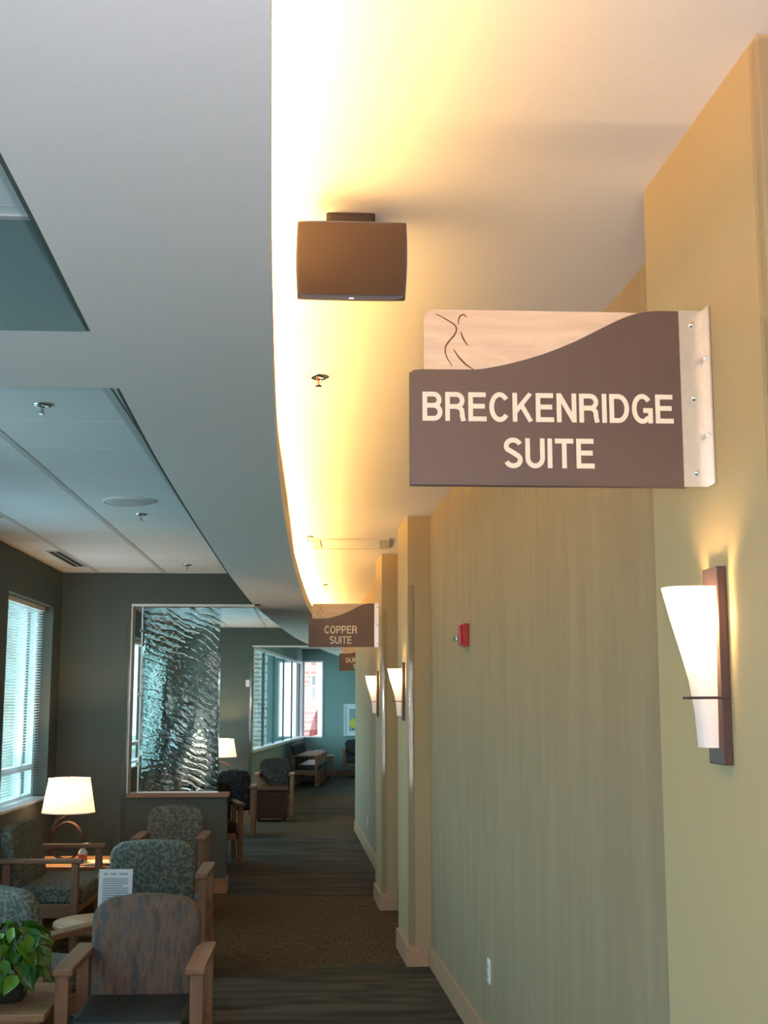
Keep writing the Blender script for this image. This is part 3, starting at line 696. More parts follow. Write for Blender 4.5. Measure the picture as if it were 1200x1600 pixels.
GL = {  # width, strokes (centre lines)
 'I': (T_, [[(h_, 0), (h_, 1)]]),
 'E': (.64, [[(h_, 0), (h_, 1)], [(0, 1 - h_), (.62, 1 - h_)], [(0, .52), (.58, .52)], [(0, h_), (.64, h_)]]),
 'T': (.66, [[(0, 1 - h_), (.66, 1 - h_)], [(.33, 0), (.33, 1)]]),
 'B': (.70, [[(h_, 0), (h_, 1)], bowl(h_, .67, .53, 1 - h_), bowl(h_, .70, h_, .53)]),
 'P': (.67, [[(h_, 0), (h_, 1)], bowl(h_, .67, .45, 1 - h_)]),
 'R': (.71, [[(h_, 0), (h_, 1)], bowl(h_, .68, .50, 1 - h_), [(.38, .50), (.50, .47), (.58, .38), (.60, .15), (.64, 0)]]),
 'D': (.70, [[(h_, 0), (h_, 1)], bowl(h_, .70, h_, 1 - h_)]),
 'K': (.72, [[(h_, 0), (h_, 1)], [(.10, .34), (.63, 1.0)], [(.30, .60), (.64, 0)]]),
 'N': (.70, [[(h_, 0), (h_, 1)], [(.70 - h_, 0), (.70 - h_, 1)], [(h_, .96), (.70 - h_, .04)]]),
 'U': (.69, [[(h_, 1)] + arc(.345, .34, .345 - h_, .34 - h_ + .01, 180, 360) + [(.69 - h_, 1)]]),
 'C': (.72, [arc(.37, .5, .37 - h_, .515 - h_, 38, 322, 26)]),
 'O': (.76, [arc(.38, .5, .38 - h_, .515 - h_, 0, 360, 30)]),
 'G': (.74, [arc(.37, .5, .37 - h_, .515 - h_, 38, 318, 26), [(.74 - h_, 0), (.74 - h_, .50)], [(.40, .44), (.74, .44)]]),
 'S': (.66, [arc(.33, .735, .33 - h_, .28 - h_ + .0, 18, 215, 14) + [(.33, .51)] + arc(.33, .265, .33 - h_, .28 - h_, 42, -162, 14)]),
 'A': (.72, [[(.05, 0), (.36, 1)], [(.67, 0), (.36, 1)], [(.17, .30), (.55, .30)]]),
}
def text_mesh(body, x0, x1, z0, z1, y, parent, mat, nm='lettering', weight=0):
    adv = .10; tot = sum(GL[c][0] for c in body) + adv * (len(body) - 1); sx_ = (x1 - x0) / tot; sz_ = z1 - z0; cur = 0; out = []
    for c in body:
        w, strokes = GL[c]; bm = bmesh.new()
        for si, st_ in enumerate(strokes):
            n = len(st_); ring = []; ys_ = y - .0002 * si
            for i, p in enumerate(st_):
                p = Vector(p); a = (p - Vector(st_[i - 1])).normalized() if i else (Vector(st_[1]) - p).normalized(); b_ = (Vector(st_[i + 1]) - p).normalized() if i < n - 1 else a
                if i == 0: a = b_
                t__ = (a + b_).normalized(); nn = Vector((-t__.y, t__.x)); k_ = 1 / max(nn.dot(Vector((-a.y, a.x))), .5)
                q = [p + nn * h_ * k_, p - nn * h_ * k_]
                ring.append([bm.verts.new((x0 + (cur + v.x) * sx_, yy_, z0 + min(1.015, max(-.015, v.y)) * sz_)) for v in q for yy_ in (ys_, ys_ - .0010)])
            for a, b_ in zip(ring, ring[1:]):
                for k in ((0, 1), (1, 3), (3, 2), (2, 0)): bm.faces.new((a[k[0]], a[k[1]], b_[k[1]], b_[k[0]]))
            for r_ in (ring[0], ring[-1]): bm.faces.new((r_[0], r_[1], r_[3], r_[2]))
        out.append(link('letter', bm, mat, parent)); cur += w + adv
    return out
WAVE = [(.025, .253), (.09, .2535), (.138, .254), (.166, .257), (.225, .270), (.293, .291), (.364, .321), (.435, .358), (.475, .377), (.507, .387), (.545, .392), (.60, .392)]
LOGO = [[(.058, .380), (.080, .368), (.101, .353), (.100, .336), (.083, .314), (.078, .300), (.081, .283), (.093, .263)],
        [(.107, .356), (.108, .368), (.112, .376), (.119, .379), (.126, .373)],
        [(.112, .341), (.118, .324), (.128, .309)], [(.096, .301), (.107, .284), (.123, .267), (.141, .255)]]
def suite_sign(loc, rows, label, wallx, rz=0):
    root = empty('suite_sign', loc, rz, label, 'sign')
    pan = [(0, 0), (.60, 0)] + [(.60, .392)] + smooth_curve(WAVE, 4)[::-1][1:] + [(.008, .251), (.002, .246), (0, .238)]
    bm = bmesh.new(); plate(bm, pan, -.004, .004); bmesh.ops.triangulate(bm, faces=[f for f in bm.faces if len(f.verts) > 4]); link('front_panel', bm, M['sign_grey'], root)
    wd = [(.031, .235)] + [(.031, .365), (.034, .378), (.041, .386), (.052, .390), (.47, .390), (.595, .386), (.595, .235)]
    bm = bmesh.new(); plate(bm, wd, .004, .012); link('wood_panel', bm, M['sign_wood'], root)
    bm = bmesh.new(); plate(bm, [(0.0, 0), (.60, 0), (.60, .386), (.04, .386), (.03, .25), (0, .25)], .012, .020); link('rear_panel', bm, M['sign_grey'], root)
    for s_ in LOGO:
        pts = smooth_curve(s_, 5); n_ = len(pts)
        bm = bmesh.new(); tube(bm, [(x, .0037, z) for x, z in pts], [.0008 + .0016 * sin(pi * i / (n_ - 1)) for i in range(n_)], 4, flat=.0012)
        link('carved_line', bm, M['carved'], root)
    for body, x0, x1, z0, z1 in rows: text_mesh(body, x0, x1, z0, z1, -.0042, root, M['cream'], weight=.012)
    # aluminium angle: sign leg and wall leg
    br_ = link('bracket', B(.592, wallx, -.0075, -.0042, 0, .393), M['alu'], root)
    link('wall_leg', B(wallx - .0035, wallx, -.052, -.0075, 0, .393), M['alu'], br_)
    for z in (.03, .195, .36):
        bm = bmesh.new(); lathe(bm, [(.0065, 0), (.0065, .002), (.004, .0045), (0, .005)], 14)
        for v in bm.verts: v.co = Vector((.62 + v.co.x, -.0075 - v.co.z, z + v.co.y))
        autosmooth(link('screw', bm, M['chrome'], br_))
    for z in (.11, .28):
        bm = bmesh.new(); lathe(bm, [(.0065, 0), (.0065, .003), (.004, .006), (0, .007)], 6)
        for v in bm.verts: v.co = Vector((wallx - .0035 - v.co.z, -.028 + v.co.x, z + v.co.y))
        link('bolt', bm, M['white'], br_)
    return root
suite_sign((.195, 2.645, 2.2), [('BRECKENRIDGE', .027, .574, .139, .203), ('SUITE', .202, .398, .038, .103)], 'large suite sign reading BRECKENRIDGE SUITE on the first pilaster', .6465)
suite_sign((-.079, 11.40, 2.236), [('COPPER', .143, .436, .120, .190), ('SUITE', .190, .388, .028, .096)], 'suite sign reading COPPER SUITE on the third pilaster', .630)
suite_sign((.331, 19.0, 2.215), [('DURANGO', .10, .50, .120, .190), ('SUITE', .21, .40, .028, .096)], 'suite sign half hidden behind the wall end, reading DUR', .668)

# ------------------------------------------------------------------ wall sconces
def wall_x(y, i): a, c = [(RW[2], RW[3]), (RW[7], RW[8]), (RW[11], RW[12])][i]; return a[0] + (c[0] - a[0]) * (y - a[1]) / (c[1] - a[1])
def sconce(y, i, label):
    root = empty('wall_sconce', (wall_x(y, i), y, 1.615), 0, label, 'wall lamp', 'wall sconces on the pilasters')
    a, c = [(RW[2], RW[3]), (RW[7], RW[8]), (RW[11], RW[12])][i]
    root.rotation_euler.z = math.atan2(c[1] - a[1], c[0] - a[0]) - pi / 2
    link('backplate', B(-.020, 0, -.045, .045, 0, .405, bev=.0015, seg=1), M['bronze'], root)
    # flared D-shaped opal glass, open at top
    prof = [(.034, .052, .034), (.10, .056, .037), (.17, .067, .040), (.24, .086, .044), (.30, .103, .049), (.363, .120, .054)]
    bm = bmesh.new(); rings = []
    for z, p, w in prof:
        ring = []
        for k in range(21):
            a_ = pi * k / 20 - pi / 2
            ca = cos(a_); sa = sin(a_)
            ring.append(bm.verts.new((-.026 - (p - .024) * (abs(ca) ** .62), w * (abs(sa) ** .8) * (1 if sa > 0 else -1), z)))
        rings.append(ring)
    for p, q in zip(rings, rings[1:]):
        for k in range(20): bm.faces.new((p[k], p[k + 1], q[k + 1], q[k]))
    bm.faces.new(rings[0][::-1])
    autosmooth(link('glass_shade', bm, M['opal'], root), 60)
    bm = bmesh.new()
    tube(bm, [(-.005, -.048, .135), (-.055, -.048, .135), (-.078, -.020, .135), (-.082, 0, .135), (-.078, .020, .135), (-.055, .048, .135), (-.005, .048, .135)], .0028, 6); link('retaining_rod', bm, M['bronze'], root)
    ld = bpy.data.lights.new('sconce_bulb', 'POINT'); ld.energy = SCONCE_W; ld.color = (1, .66, .30); ld.shadow_soft_size = .022
    lo = bpy.data.objects.new('sconce_bulb', ld); COL.objects.link(lo); lo.parent = root; lo.location = (-.066, 0, .300)
    return root
sconce(2.603, 0, 'large bright wall sconce below the large suite sign')
sconce(8.985, 1, 'wall sconce on the middle pilaster')
sconce(11.39, 2, 'wall sconce on the third pilaster under the copper suite sign')

# ------------------------------------------------------------------ ceiling speaker box
root = empty('loudspeaker', (.081, 3.14, 2.873), 0, 'dark brown box loudspeaker hung from the walkway ceiling', 'loudspeaker')
tilt = Matrix.Rotation(radians(17), 4, 'X')
def barrel(w, h, by, bz, n=10):
    p = []
    for i in range(n + 1): s_ = -1 + 2 * i / n; p.append((s_ * w, h + bz * (1 - s_ * s_)))
    for i in range(1, n): s_ = 1 - 2 * i / n; p.append((w + by * (1 - s_ * s_), s_ * h))
    for i in range(n + 1): s_ = 1 - 2 * i / n; p.append((s_ * w, -h - bz * (1 - s_ * s_) * .6))
    for i in range(1, n): s_ = -1 + 2 * i / n; p.append((-w - by * (1 - s_ * s_), s_ * h))
    return p
bm = bmesh.new(); plate(bm, barrel(.139, .098, .004, .002), -.03, .10); bmesh.ops.bevel(bm, geom=[e for e in bm.edges if abs(e.verts[0].co.y - e.verts[1].co.y) < 1e-4], offset=.006, segments=2, affect='EDGES')
bm.transform(tilt); autosmooth(link('cabinet', bm, M['speaker'], root), 35)
bm = bmesh.new(); plate(bm, [(x, z + .004) for x, z in barrel(-0.0+.134, .089, .004, .002)], -.040, -.030); bm.transform(tilt); link('grille', bm, M['grille'], root)
bm = B(-.006, .006, -.036, -.0295, -.0965, -.0935); bm.transform(tilt); link('badge', bm, M['alu'], root)
bm = B(-.066, .066, .085, .19, .03, .185, bev=.012, seg=3); autosmooth(link('mount', bm, M['speaker'], root), 40)

# ------------------------------------------------------------------ sprinklers
def sprinkler(x, y, z, label, grp):
    root = empty('sprinkler_head', (x, y, z), 0, label, 'sprinkler', grp)
    bm = bmesh.new(); lathe(bm, [(.042, 0), (.041, -.004), (.030, -.009), (.018, -.008), (.012, -.004), (.012, 0)], 24); autosmooth(link('escutcheon', bm, M['chrome'], root), 60)
    bm = bmesh.new(); tube(bm, [(-.009, 0, -.005), (-.008, 0, -.025), (-.002, 0, -.037)], .002, 6); tube(bm, [(.009, 0, -.005), (.008, 0, -.025), (.002, 0, -.037)], .002, 6); link('frame_arms', bm, M['chrome'], root)
    bm = bmesh.new(); lathe(bm, [(0, -.037), (.014, -.038), (.015, -.040), (0, -.041)], 14); link('deflector', bm, M['chrome'], root)
    bm = bmesh.new(); tube(bm, [(0, 0, -.008), (0, 0, -.034)], .0022, 6); link('bulb', bm, M['red'], root)
sprinkler(-.003, 4.95, H_COR, 'brassy lit sprinkler head on the walkway ceiling below the loudspeaker', 'sprinklers on the walkway ceiling')
sprinkler(-.076, 9.90, H_COR, 'sprinkler head beside the square ceiling fixture', 'sprinklers on the walkway ceiling')
sprinkler(.075, 13.98, H_COR, 'small far sprinkler head above the copper suite sign', 'sprinklers on the walkway ceiling')
for (x, y, lb) in ((-1.151, 5.2, 'chrome sprinkler nearest on the tiled ceiling at the left edge'), (-1.164, 8.29, 'chrome sprinkler next to the round ceiling speaker'), (-1.172, 11.37, 'chrome sprinkler near the far end of the long tiled recess'), (-.765, 18.9, 'tiny sprinkler in the tiled recess behind the glass partition')):
    sprinkler(x, y, H_TRAY - .001, lb, 'sprinklers on the tiled ceiling')
# round ceiling speaker
root = empty('ceiling_speaker', (-1.162, 7.74, H_TRAY), 0, 'round white speaker grille on the tiled ceiling', 'speaker')
bm = bmesh.new(); lathe(bm, [(.168, 0), (.166, -.010), (.152, -.014), (.148, -.010)], 48); autosmooth(link('rim', bm, M['white'], root), 60)
bm = bmesh.new(); lathe(bm, [(.149, -.010), (.12, -.017), (.07, -.021), (0, -.022)], 48); link('grille', bm, M['tee'], root, smooth=True)
# slot diffusers along the outer tee
def slot(y0, y1, label):
    root = empty('slot_diffuser', (-2.16, (y0 + y1) / 2, H_TRAY), 0, label, 'air vent', 'slot diffusers on the tiled ceiling'); l = (y1 - y0) / 2
    bm = bmesh.new()
    for x in (-.055, 0, .055): box(bm, x - .006, x + .006, -l, l, -.010, -.0)
    box(bm, -.061, .061, -l - .01, -l, -.010, 0); box(bm, -.061, .061, l, l + .01, -.010, 0)
    link('frame', bm, M['tee'], root)
    for x in (-.028, .028): link('slot', B(x - .021, x + .021, -l, l, -.006, -.001), M['dark'], root)
slot(10.38, 11.52, 'dark double slot air diffuser near the end of the tiled ceiling')
slot(7.3, 8.45, 'dark slot air diffuser just cut by the left picture edge')
# square fixture in walkway ceiling
root = empty('ceiling_light', (.27, 10.32, H_COR), -.03, 'unlit square white fixture set flat in the walkway ceiling', 'ceiling light')
bm = bmesh.new(); s_ = .315
for a in ((-s_, s_, -s_, -s_ + .02), (-s_, s_, s_ - .02, s_), (-s_, -s_ + .02, -s_ + .02, s_ - .02), (s_ - .02, s_, -s_ + .02, s_ - .02)): box(bm, a[0], a[1], a[2], a[3], -.012, 0)
link('frame', bm, M['tee'], root); link('lens', B(-.24, .24, -.293, .293, -.006, -.001), M['tile'], root)
for x in (-.27, .27): link('side_slot', B(x - .022, x + .022, -.293, .293, -.010, -.001), M['tee'], root)

# ------------------------------------------------------------------ alarm and outlets on the walkway wall
def rx(y): return RW[5][0] + (RW[6][0] - RW[5][0]) * (y - RW[5][1]) / (RW[6][1] - RW[5][1])
ANG = math.atan2(RW[6][1] - RW[5][1], RW[6][0] - RW[5][0]) - pi / 2
root = empty('fire_alarm', (rx(7.06), 7.06, 2.05), ANG, 'red fire alarm with clear strobe on the streaked wallpaper', 'fire alarm')
link('body', B(-.035, 0, -.055, .055, 0, .128, bev=.005), M['red'], root); link('cover', B(-.052, -.035, -.045, .045, .008, .12, bev=.006), M['red'], root)
st = link('strobe', B(-.080, -.052, -.03, .03, .028, .058, bev=.008, seg=3), M['clearglass'], root)
link('reflector', B(-.066, -.0525, -.022, .022, .032, .054, bev=.004), M['chrome'], st)
def outlet(x, y, z, ang, label):
    root = empty('outlet', (x, y, z), ang, label, 'outlet', 'wall outlets')
    link('plate', B(-.007, 0, -.036, .036, 0, .118, bev=.002, seg=1), M['white'], root)
    for zz in (.022, .068): s2 = link('socket', B(-.0095, -.007, -.016, .016, zz, zz + .028, bev=.001, seg=1), M['white'], root); link('slot', B(-.0102, -.0095, -.008, .008, zz + .010, zz + .018), M['dark'], s2)
outlet(rx(6.46), 6.46, .37, ANG, 'white outlet low on the streaked wallpaper near the front')
outlet(interp([RW[13], RW[14], RW[15]], 15.15), 15.15, .30, math.atan2(3.78, -.091) - pi / 2, 'small white outlet low on the wall beyond the third pilaster')

# ------------------------------------------------------------------ chairs
def cushion(bm, outline, y0, y1, r=.02, lean=0.0, puff=.0):
    """outline in XZ; rounded edges front and back; lean shifts y with z"""
    cx = sum(p[0] for p in outline) / len(outline); cz = sum(p[1] for p in outline) / len(outline)
    xs = [p[0] for p in outline]; zs = [p[1] for p in outline]; hw = (max(xs) - min(xs)) / 2; hh = (max(zs) - min(zs)) / 2
    lv = [(0, r), (r * .13, r * .5), (r * .5, r * .13), (r, 0)]
    sl_ = [(y0 + d, i_) for d, i_ in lv] + [(y1 - d, i_) for d, i_ in lv[::-1]]
    rings = []
    for yv, ins in sl_:
        rings.append([bm.verts.new((cx + (x - cx) * (1 - ins / hw), yv + (z - min(zs)) * lean, cz + (z - cz) * (1 - ins / hh))) for x, z in outline])
    n = len(outline)
    for a, c in zip(rings, rings[1:]):
        for k in range(n):
            j = (k + 1) % n; bm.faces.new((a[k], a[j], c[j], c[k]))
    for ring, s_ in ((rings[0], -1), (rings[-1], 1)):
        mids = [[bm.verts.new((cx + (v.co.x - cx) * q, v.co.y + s_ * puff * (1 - q), 0)) for v in ring] for q in (.6,)]
        for mid in mids:
            for v, o_ in zip(mid, ring): v.co.z = cz + (o_.co.z - cz) * .6; v.co.y = o_.co.y + s_ * puff - (o_.co.z - v.co.z) * lean
            for k in range(n):
                j = (k + 1) % n; bm.faces.new((ring[k], ring[j], mid[j], mid[k]))
            bm.faces.new(mid)
    return bm
def back_outline(w, z0, z1, n=8):
    """rounded top corners, sides bulging slightly, waist at the bottom"""
    h = z1 - z0; p = []
    hw = w / 2
    for i in range(n + 1):
        t_ = i / n; p.append((-hw * (.92 + .08 * sin(pi / 2 * t_)), z0 + h * .78 * t_))
    r = min(.11, hw * .45)
    for i in range(1, 8):
        a = pi - (pi / 2) * i / 8; p.append((-hw + r * 1.0 + r * cos(a), z0 + h * .78 + (h * .22 - .012) * sin(a)))
    for i in range(0, 7):
        s_ = -1 + 2 * i / 6; p.append((s_ * (hw - r), z1 - .012 * s_ * s_))
    q = [(-x, z) for x, z in p[:n + 8]][::-1]
    return p + q
def chair(name, label, W_=.61, D_=.58, back=M['leaf_fabric'], seat=M['leaf_fabric'], group=None, ztop=.87, bw=None, apron=True, skirt=False):
    root = empty(name, (0, 0, 0), 0, label, 'chair', group)
    hw = W_ / 2; iw = hw - .075
    bw = bw or 2 * iw + .02
    for sx_ in (-1, 1):
        x = sx_ * (hw - .032)
        link('leg', B(x - .028, x + .028, -D_ / 2 + .012, -D_ / 2 + .062, 0, .622, bev=.004, seg=1), M['wood_z'], root)
        link('leg', B(x - .028, x + .028, D_ / 2 - .075, D_ / 2 - .020, 0, .622, bev=.004, seg=1), M['wood_z'], root)
        xa = sx_ * (hw - .038)
        link('armrest', B(xa - .041, xa + .041, -D_ / 2 - .012, D_ / 2 + .005, .622, .652, bev=.007, seg=2), M['wood_y'], root)
        link('side_rail', B(x - .018, x + .018, -D_ / 2 + .062, D_ / 2 - .075, .25, .345, bev=.004, seg=1), M['wood_y'], root)
    link('front_rail', B(-iw + .008, iw - .008, -D_ / 2 + .030, -D_ / 2 + .052, .26, .335, bev=.003, seg=1), M['wood_x'], root)
    link('rear_rail', B(-iw + .008, iw - .008, D_ / 2 - .065, D_ / 2 - .040, .26, .335, bev=.003, seg=1), M['wood_x'], root)
    bm = B(-iw, iw, -D_ / 2 - .015, D_ / 2 - .13, .335, .455, bev=.030, seg=4)
    autosmooth(link('seat', bm, seat, root), 50)
    bm = bmesh.new(); cushion(bm, back_outline(bw, .36, ztop), D_ / 2 - .155, D_ / 2 - .065, .024, .20, .012)
    autosmooth(link('backrest', bm, back, root), 55)
    return root
def put(o, x, y, deg): o.location = (x, y, 0); o.rotation_euler.z = radians(deg); return o
put(chair('lounge_chair', 'nearest wooden armchair with brown striped back and black vinyl seat', .62, .58, M['stripe_fabric'], M['vinyl'], 'wooden armchairs in the lounge'), -.768, 5.79, 0)
put(chair('lounge_chair', 'armchair seen from behind, teal leaf-print back, in front of the paper sign', .70, .62, M['leaf_fabric'], M['leaf_fabric'], 'wooden armchairs in the lounge', bw=.545), -1.045, 8.72, 180)
put(chair('lounge_chair', 'leaf-print armchair facing forward against the half wall', .60, .60, M['leaf_fabric'], M['leaf_fabric'], 'wooden armchairs in the lounge'), -1.203, 10.93, 0)
put(chair('lounge_chair', 'wide leaf-print armchair side-on under the left window', 1.04, .56, M['leaf_fabric'], M['leaf_fabric'], 'wooden armchairs in the lounge', ztop=.87), -1.93, 9.74, 90)
put(chair('lounge_chair', 'leaf-print armchair turned away behind the potted plant', .62, .58, M['leaf_fabric'], M['leaf_fabric'], 'wooden armchairs in the lounge'), -1.41, 6.62, 152)
# middle bay
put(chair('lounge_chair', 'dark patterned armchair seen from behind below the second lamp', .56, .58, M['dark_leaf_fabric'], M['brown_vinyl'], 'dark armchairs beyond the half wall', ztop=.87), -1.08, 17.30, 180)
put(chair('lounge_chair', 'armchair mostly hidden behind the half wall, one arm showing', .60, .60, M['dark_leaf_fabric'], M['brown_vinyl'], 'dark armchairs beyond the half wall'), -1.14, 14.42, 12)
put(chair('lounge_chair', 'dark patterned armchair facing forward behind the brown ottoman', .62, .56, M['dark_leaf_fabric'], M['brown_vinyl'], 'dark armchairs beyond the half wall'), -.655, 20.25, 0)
root = empty('ottoman', (-.66, 19.35, 0), 0, 'brown vinyl cube ottoman in front of the dark armchair', 'ottoman')
link('body', B(-.235, .235, -.22, .22, .05, .43, bev=.015, seg=2), M['brown_vinyl'], root); link('cushion', B(-.24, .24, -.225, .225, .43, .475, bev=.018, seg=3), M['brown_vinyl'], root)
for x in (-.19, .19):
    for y in (-.17, .17): bm = bmesh.new(); lathe(bm, [(.0, 0), (.02, 0), (.024, .05), (0, .05)], 10, x, y); link('foot', bm, M['iron'], root)
# row of four by the ribbon window
rowlab = ['first of the four dark chairs in a row under the ribbon window', 'second chair of the row under the ribbon window', 'third chair of the row under the ribbon window', 'last chair of the row, nearest the corner']
for i in range(4):
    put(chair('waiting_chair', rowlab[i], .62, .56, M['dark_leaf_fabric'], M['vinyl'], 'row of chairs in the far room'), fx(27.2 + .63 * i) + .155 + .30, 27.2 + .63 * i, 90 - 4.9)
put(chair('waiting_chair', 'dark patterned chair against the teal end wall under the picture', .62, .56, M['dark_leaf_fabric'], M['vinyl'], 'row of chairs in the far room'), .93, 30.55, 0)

# ------------------------------------------------------------------ tables
def side_table(name, x0, x1, y0, y1, z, label, th=.03):
    root = empty(name, ((x0 + x1) / 2, (y0 + y1) / 2, 0), 0, label, 'table'); w, d = (x1 - x0) / 2, (y1 - y0) / 2
    link('table_top', B(-w, w, -d, d, z - th, z, bev=.005), M['wood_top'], root)
    for sx_ in (-1, 1):
        for sy_ in (-1, 1): link('leg', B(sx_ * (w - .045) - .025, sx_ * (w - .045) + .025, sy_ * (d - .045) - .025, sy_ * (d - .045) + .025, 0, z - th, bev=.003, seg=1), M['wood_z'], root)
    for a in (-d + .03, d - .05): link('apron', B(-w + .07, w - .07, a, a + .02, z - .11, z - th), M['wood_x'], root)
    for a in (-w + .03, w - .05): link('apron', B(a, a + .02, -d + .07, d - .07, z - .11, z - th), M['wood_y'], root)
    return root
side_table('side_table', -1.70, -1.085, 5.38, 5.98, .50, 'square maple side table under the potted plant')
side_table('side_table', -2.38, -1.62, 10.60, 11.35, .43, 'maple side table carrying the big table lamp')
side_table('side_table', -2.0, -1.38, 19.9, 20.5, .50, 'side table carrying the second lamp behind the glass')
side_table('side_table', -.17, .42, 29.95, 30.55, .52, 'maple corner table at the end of the chair row')
root = empty('round_table', (-1.2, 7.6, 0), 0, 'low round maple table between the lounge chairs', 'table')
bm = bmesh.new(); lathe(bm, [(0, .472), (.292, .472), (.30, .478), (.30, .494), (.294, .50), (0, .50)], 48); autosmooth(link('table_top', bm, M['wood_top'], root), 50)
bm = bmesh.new(); lathe(bm, [(.045, .472), (.03, .44), (.028, .06), (.05, .03)], 20); link('pedestal', bm, M['iron'], root, smooth=True)
bm = bmesh.new(); lathe(bm, [(0, 0), (.21, 0), (.21, .012), (.06, .03), (0, .03)], 32); link('base', bm, M['iron'], root)
# paper sign on the round table
root = empty('paper_notice', (-1.15, 7.56, .50), 0, 'upright white printed notice standing on the round table', 'notice'); root.rotation_euler = (radians(-6), 0, 0)
link('holder', B(-.098, .098, -.004, .003, .012, .292), M['clearglass'], root); link('foot', B(-.098, .098, -.05, .04, .010, .014), M['clearglass'], root)
link('sheet', B(-.096, .096, -.0062, -.0045, .016, .290), M['page'], root)
bm = bmesh.new()
for x0, x1 in ((-.07, -.045), (-.03, .002), (.018, .068)): box(bm, x0, x1, -.0075, -.0063, .258, .268)
link('heading', bm, M['print_blue'], root)
bm = bmesh.new(); 
for k in range(11): box(bm, -.072, .072 - (.03 if k % 4 == 3 else 0), -.0075, -.0063, .232 - k * .013, .240 - k * .013)
link('print', bm, M['print_blue'], root)
bm = bmesh.new(); box(bm, -.07, -.03, -.0075, -.0063, .055, .085); box(bm, .01, .05, -.0075, -.0063, .06, .08); link('logo', bm, M['print_red'], root)
# card on corner table
root = empty('table_card', (.06, 30.1, .52), 0, 'small white card standing on the far corner table', 'card')
link('card', B(-.10, .10, -.004, .004, 0, .13), M['page'], root); link('foot', B(-.08, .08, -.03, .03, 0, .004), M['white'], root)
# bottle and magazines beside the lamp
root = empty('lotion_bottle', (-1.91, 10.78, .43), 0, 'small pump bottle with pale cap beside the big lamp', 'bottle')
bm = bmesh.new(); lathe(bm, [(0, 0), (.034, 0), (.036, .01), (.036, .10), (.014, .125), (.014, .13), (0, .13)], 18); autosmooth(link('body', bm, M['page'], root), 50)
bm = bmesh.new(); lathe(bm, [(.016, .13), (.016, .15), (.012, .158), (0, .158)], 14); link('cap', bm, M['white'], root)
link('spout', B(-.006, .045, -.006, .006, .158, .168, bev=.002), M['white'], root); bm = bmesh.new(); lathe(bm, [(.0365, .03), (.0365, .08)], 18); link('bottle_label', bm, M['print_red'], root)
for k in range(3):
    root = empty('magazine', (-1.82 + .02 * k, 10.78, .43 + .007 * k), .15 * k - .1, ['bottom', 'middle', 'topmost'][k] + ' magazine in the pile beside the pump bottle', 'magazine', 'magazines on the lamp table')
    link('pages', B(-.085, .085, -.12, .12, .0005, .006), M['page'], root); link('cover', B(-.087, .087, -.122, .122, .006, .0068), [M['print_red'], M['print_yellow'], M['cream']][k], root)

# ------------------------------------------------------------------ table lamps
def table_lamp(x, y, z, s_, label, w):
    root = empty('table_lamp', (x, y, z), 0, label, 'lamp', 'table lamps with ring bases'); root.scale = (s_,) * 3
    # ring base of flat iron strap with an arm curling up to the socket
    bm = bmesh.new(); bm2 = []
    for i in range(49):
        a = 2 * pi * i / 48; bm2.append((.135 * cos(a) - .01, 0, .165 + .155 * sin(a)))
    tube(bm, bm2, .010, 4, flat=.052); link('ring', bm, M['iron'], root)
    bm = bmesh.new(); tube(bm, smooth_curve([(-.148, -.01, .10), (-.150, -.012, .18), (-.135, -.012, .26), (-.09, -.008, .335), (-.03, 0, .375), (0, 0, .40)], 5), .009, 4, flat=.034); link('arm', bm, M['iron'], root)
    link('base', B(-.07, .07, -.055, .055, 0, .018, bev=.004), M['iron'], root)
    bm = bmesh.new(); tube(bm, [(0, 0, .395), (0, 0, .46)], .011, 10); link('socket', bm, M['iron'], root)
    bm = bmesh.new(); lathe(bm, [(.225, .405), (.176, .690)], 56); sh = link('shade', bm, M['linen'], root, smooth=True)
    bm = bmesh.new(); lathe(bm, [(.2265, .403), (.2275, .405), (.2262, .410), (.2245, .408), (.2265, .403)], 56); link('shade_band', bm, M['linen'], sh)
    bm = bmesh.new(); lathe(bm, [(.176, .685), (.1785, .687), (.1775, .692), (.1755, .692), (.176, .685)], 56); link('shade_band', bm, M['linen'], sh)
    bm = bmesh.new()
    for q in range(3):
        a = 2 * pi * q / 3 + .3; tube(bm, [(0, 0, .675), (.174 * cos(a), .174 * sin(a), .683)], .0018, 5)
    tube(bm, [(0, 0, .46), (0, 0, .705)], .003, 6); link('harp', bm, M['iron'], root)
    bm = bmesh.new(); lathe(bm, [(0, .700), (.008, .705), (.006, .718), (0, .722)], 10); link('finial', bm, M['iron'], root)
    ld = bpy.data.lights.new('lamp_bulb', 'POINT'); ld.energy = w; ld.color = (1, .62, .28); ld.shadow_soft_size = .03
    lo = bpy.data.objects.new('lamp_bulb', ld); COL.objects.link(lo); lo.parent = root; lo.location = (-.012, -.008, .56)
table_lamp(-2.085, 11.02, .43, .98, 'big white-shaded table lamp beside the left window', LAMP_W)
table_lamp(-1.475, 20.3, .50, .98, 'smaller-looking lamp glowing beyond the edge of the rippled glass', LAMP_W)

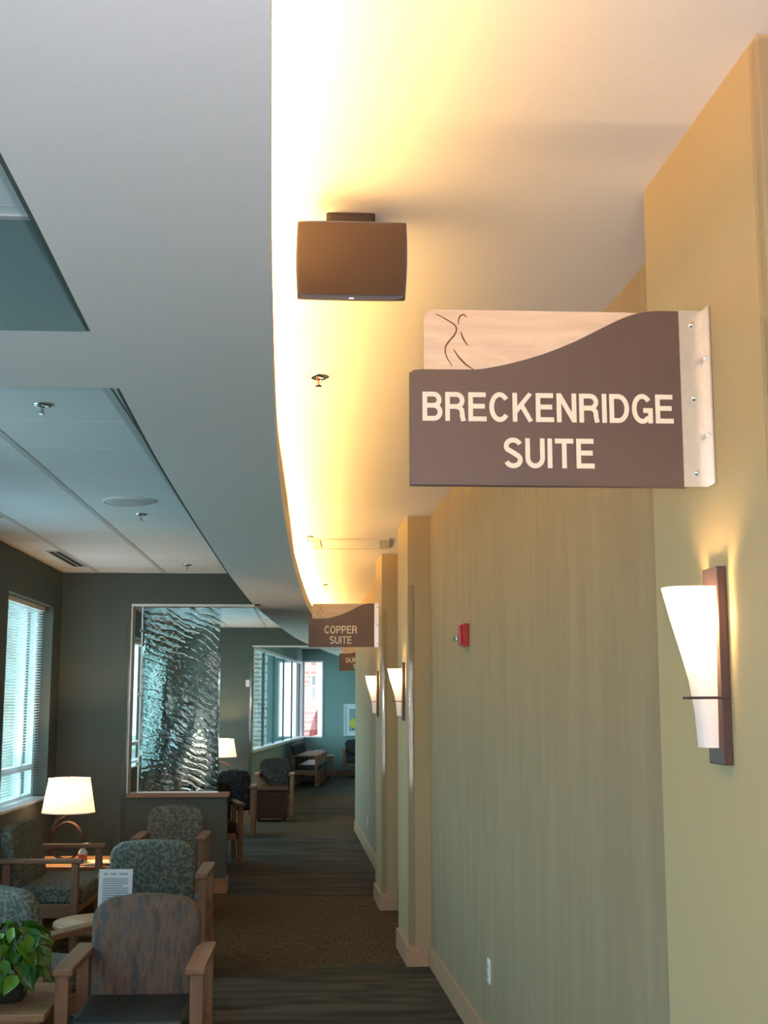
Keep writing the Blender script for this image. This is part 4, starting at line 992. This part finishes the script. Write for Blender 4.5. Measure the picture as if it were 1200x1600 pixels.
# ------------------------------------------------------------------ potted pothos
root = empty('potted_plant', (-1.30, 5.64, .50), 0, 'leafy green pothos plant on the near side table', 'plant')
bm = bmesh.new(); lathe(bm, [(0, 0), (.07, 0), (.085, .02), (.10, .13), (.104, .14), (.096, .14), (.09, .125), (0, .125)], 28); autosmooth(link('pot', bm, M['pot'], root), 40)
bm = bmesh.new(); lathe(bm, [(.094, .127), (.05, .132), (0, .134)], 20); link('soil', bm, M['soil'], root)
def leaf_mesh():
    bm = bmesh.new(); n = 9; rows = []
    for i in range(n + 1):
        t_ = i / n; w = .036 * (sin(pi * min(1, t_ ** .62)) ** .8) * (1 - .15 * t_) + .0006
        dz = -.022 * (t_ ** 2) * 1.4; yv = .095 * t_ - (.010 if i == 1 else 0) * 0
        rows.append([bm.verts.new((-w, yv - .014 * (1 - t_) ** 6, dz + .007)), bm.verts.new((-w * .5, yv, dz + .002)), bm.verts.new((0, yv, dz - .002)), bm.verts.new((w * .5, yv, dz + .002)), bm.verts.new((w, yv - .014 * (1 - t_) ** 6, dz + .007))])
    for a, c in zip(rows, rows[1:]):
        for k in range(4): bm.faces.new((a[k], a[k + 1], c[k + 1], c[k]))
    return bm
lm = None; rnd = random.Random(11)
for k in range(125):
    a = rnd.uniform(0, 2 * pi); el = rnd.uniform(-.35, 1.35); R = .10 + .13 * rnd.random() ** .6
    p = Vector((cos(a) * cos(el) * R * 1.35, sin(a) * cos(el) * R, .13 + sin(el) * R * .85))
    if p.z < .10: p.z = .10 + rnd.random() * .05
    p.x = min(p.x, .11)
    o = link('leaf', leaf_mesh(), M['leaf'], root, smooth=True) if lm is None else bpy.data.objects.new('leaf', lm)
    if lm is None: lm = o.data
    else: COL.objects.link(o); o.parent = root
    o.location = p; o.rotation_euler = (rnd.uniform(-1.1, .2) - (.5 if el < .3 else 0), rnd.uniform(-.5, .5), a - pi / 2 + rnd.uniform(-.7, .7)); sc_ = rnd.uniform(.6, 1.1); o.scale = (sc_,) * 3
for k in range(16):
    a = 2 * pi * k / 16 + rnd.uniform(-.2, .2); R = rnd.uniform(.12, .2); top = rnd.uniform(.18, .30)
    bm = bmesh.new(); tube(bm, [(.03 * cos(a), .03 * sin(a), .13), (R * .55 * cos(a), R * .55 * sin(a), top), (R * cos(a), R * sin(a), top - .03)], .0025, 5); link('stem', bm, M['leaf'], root)
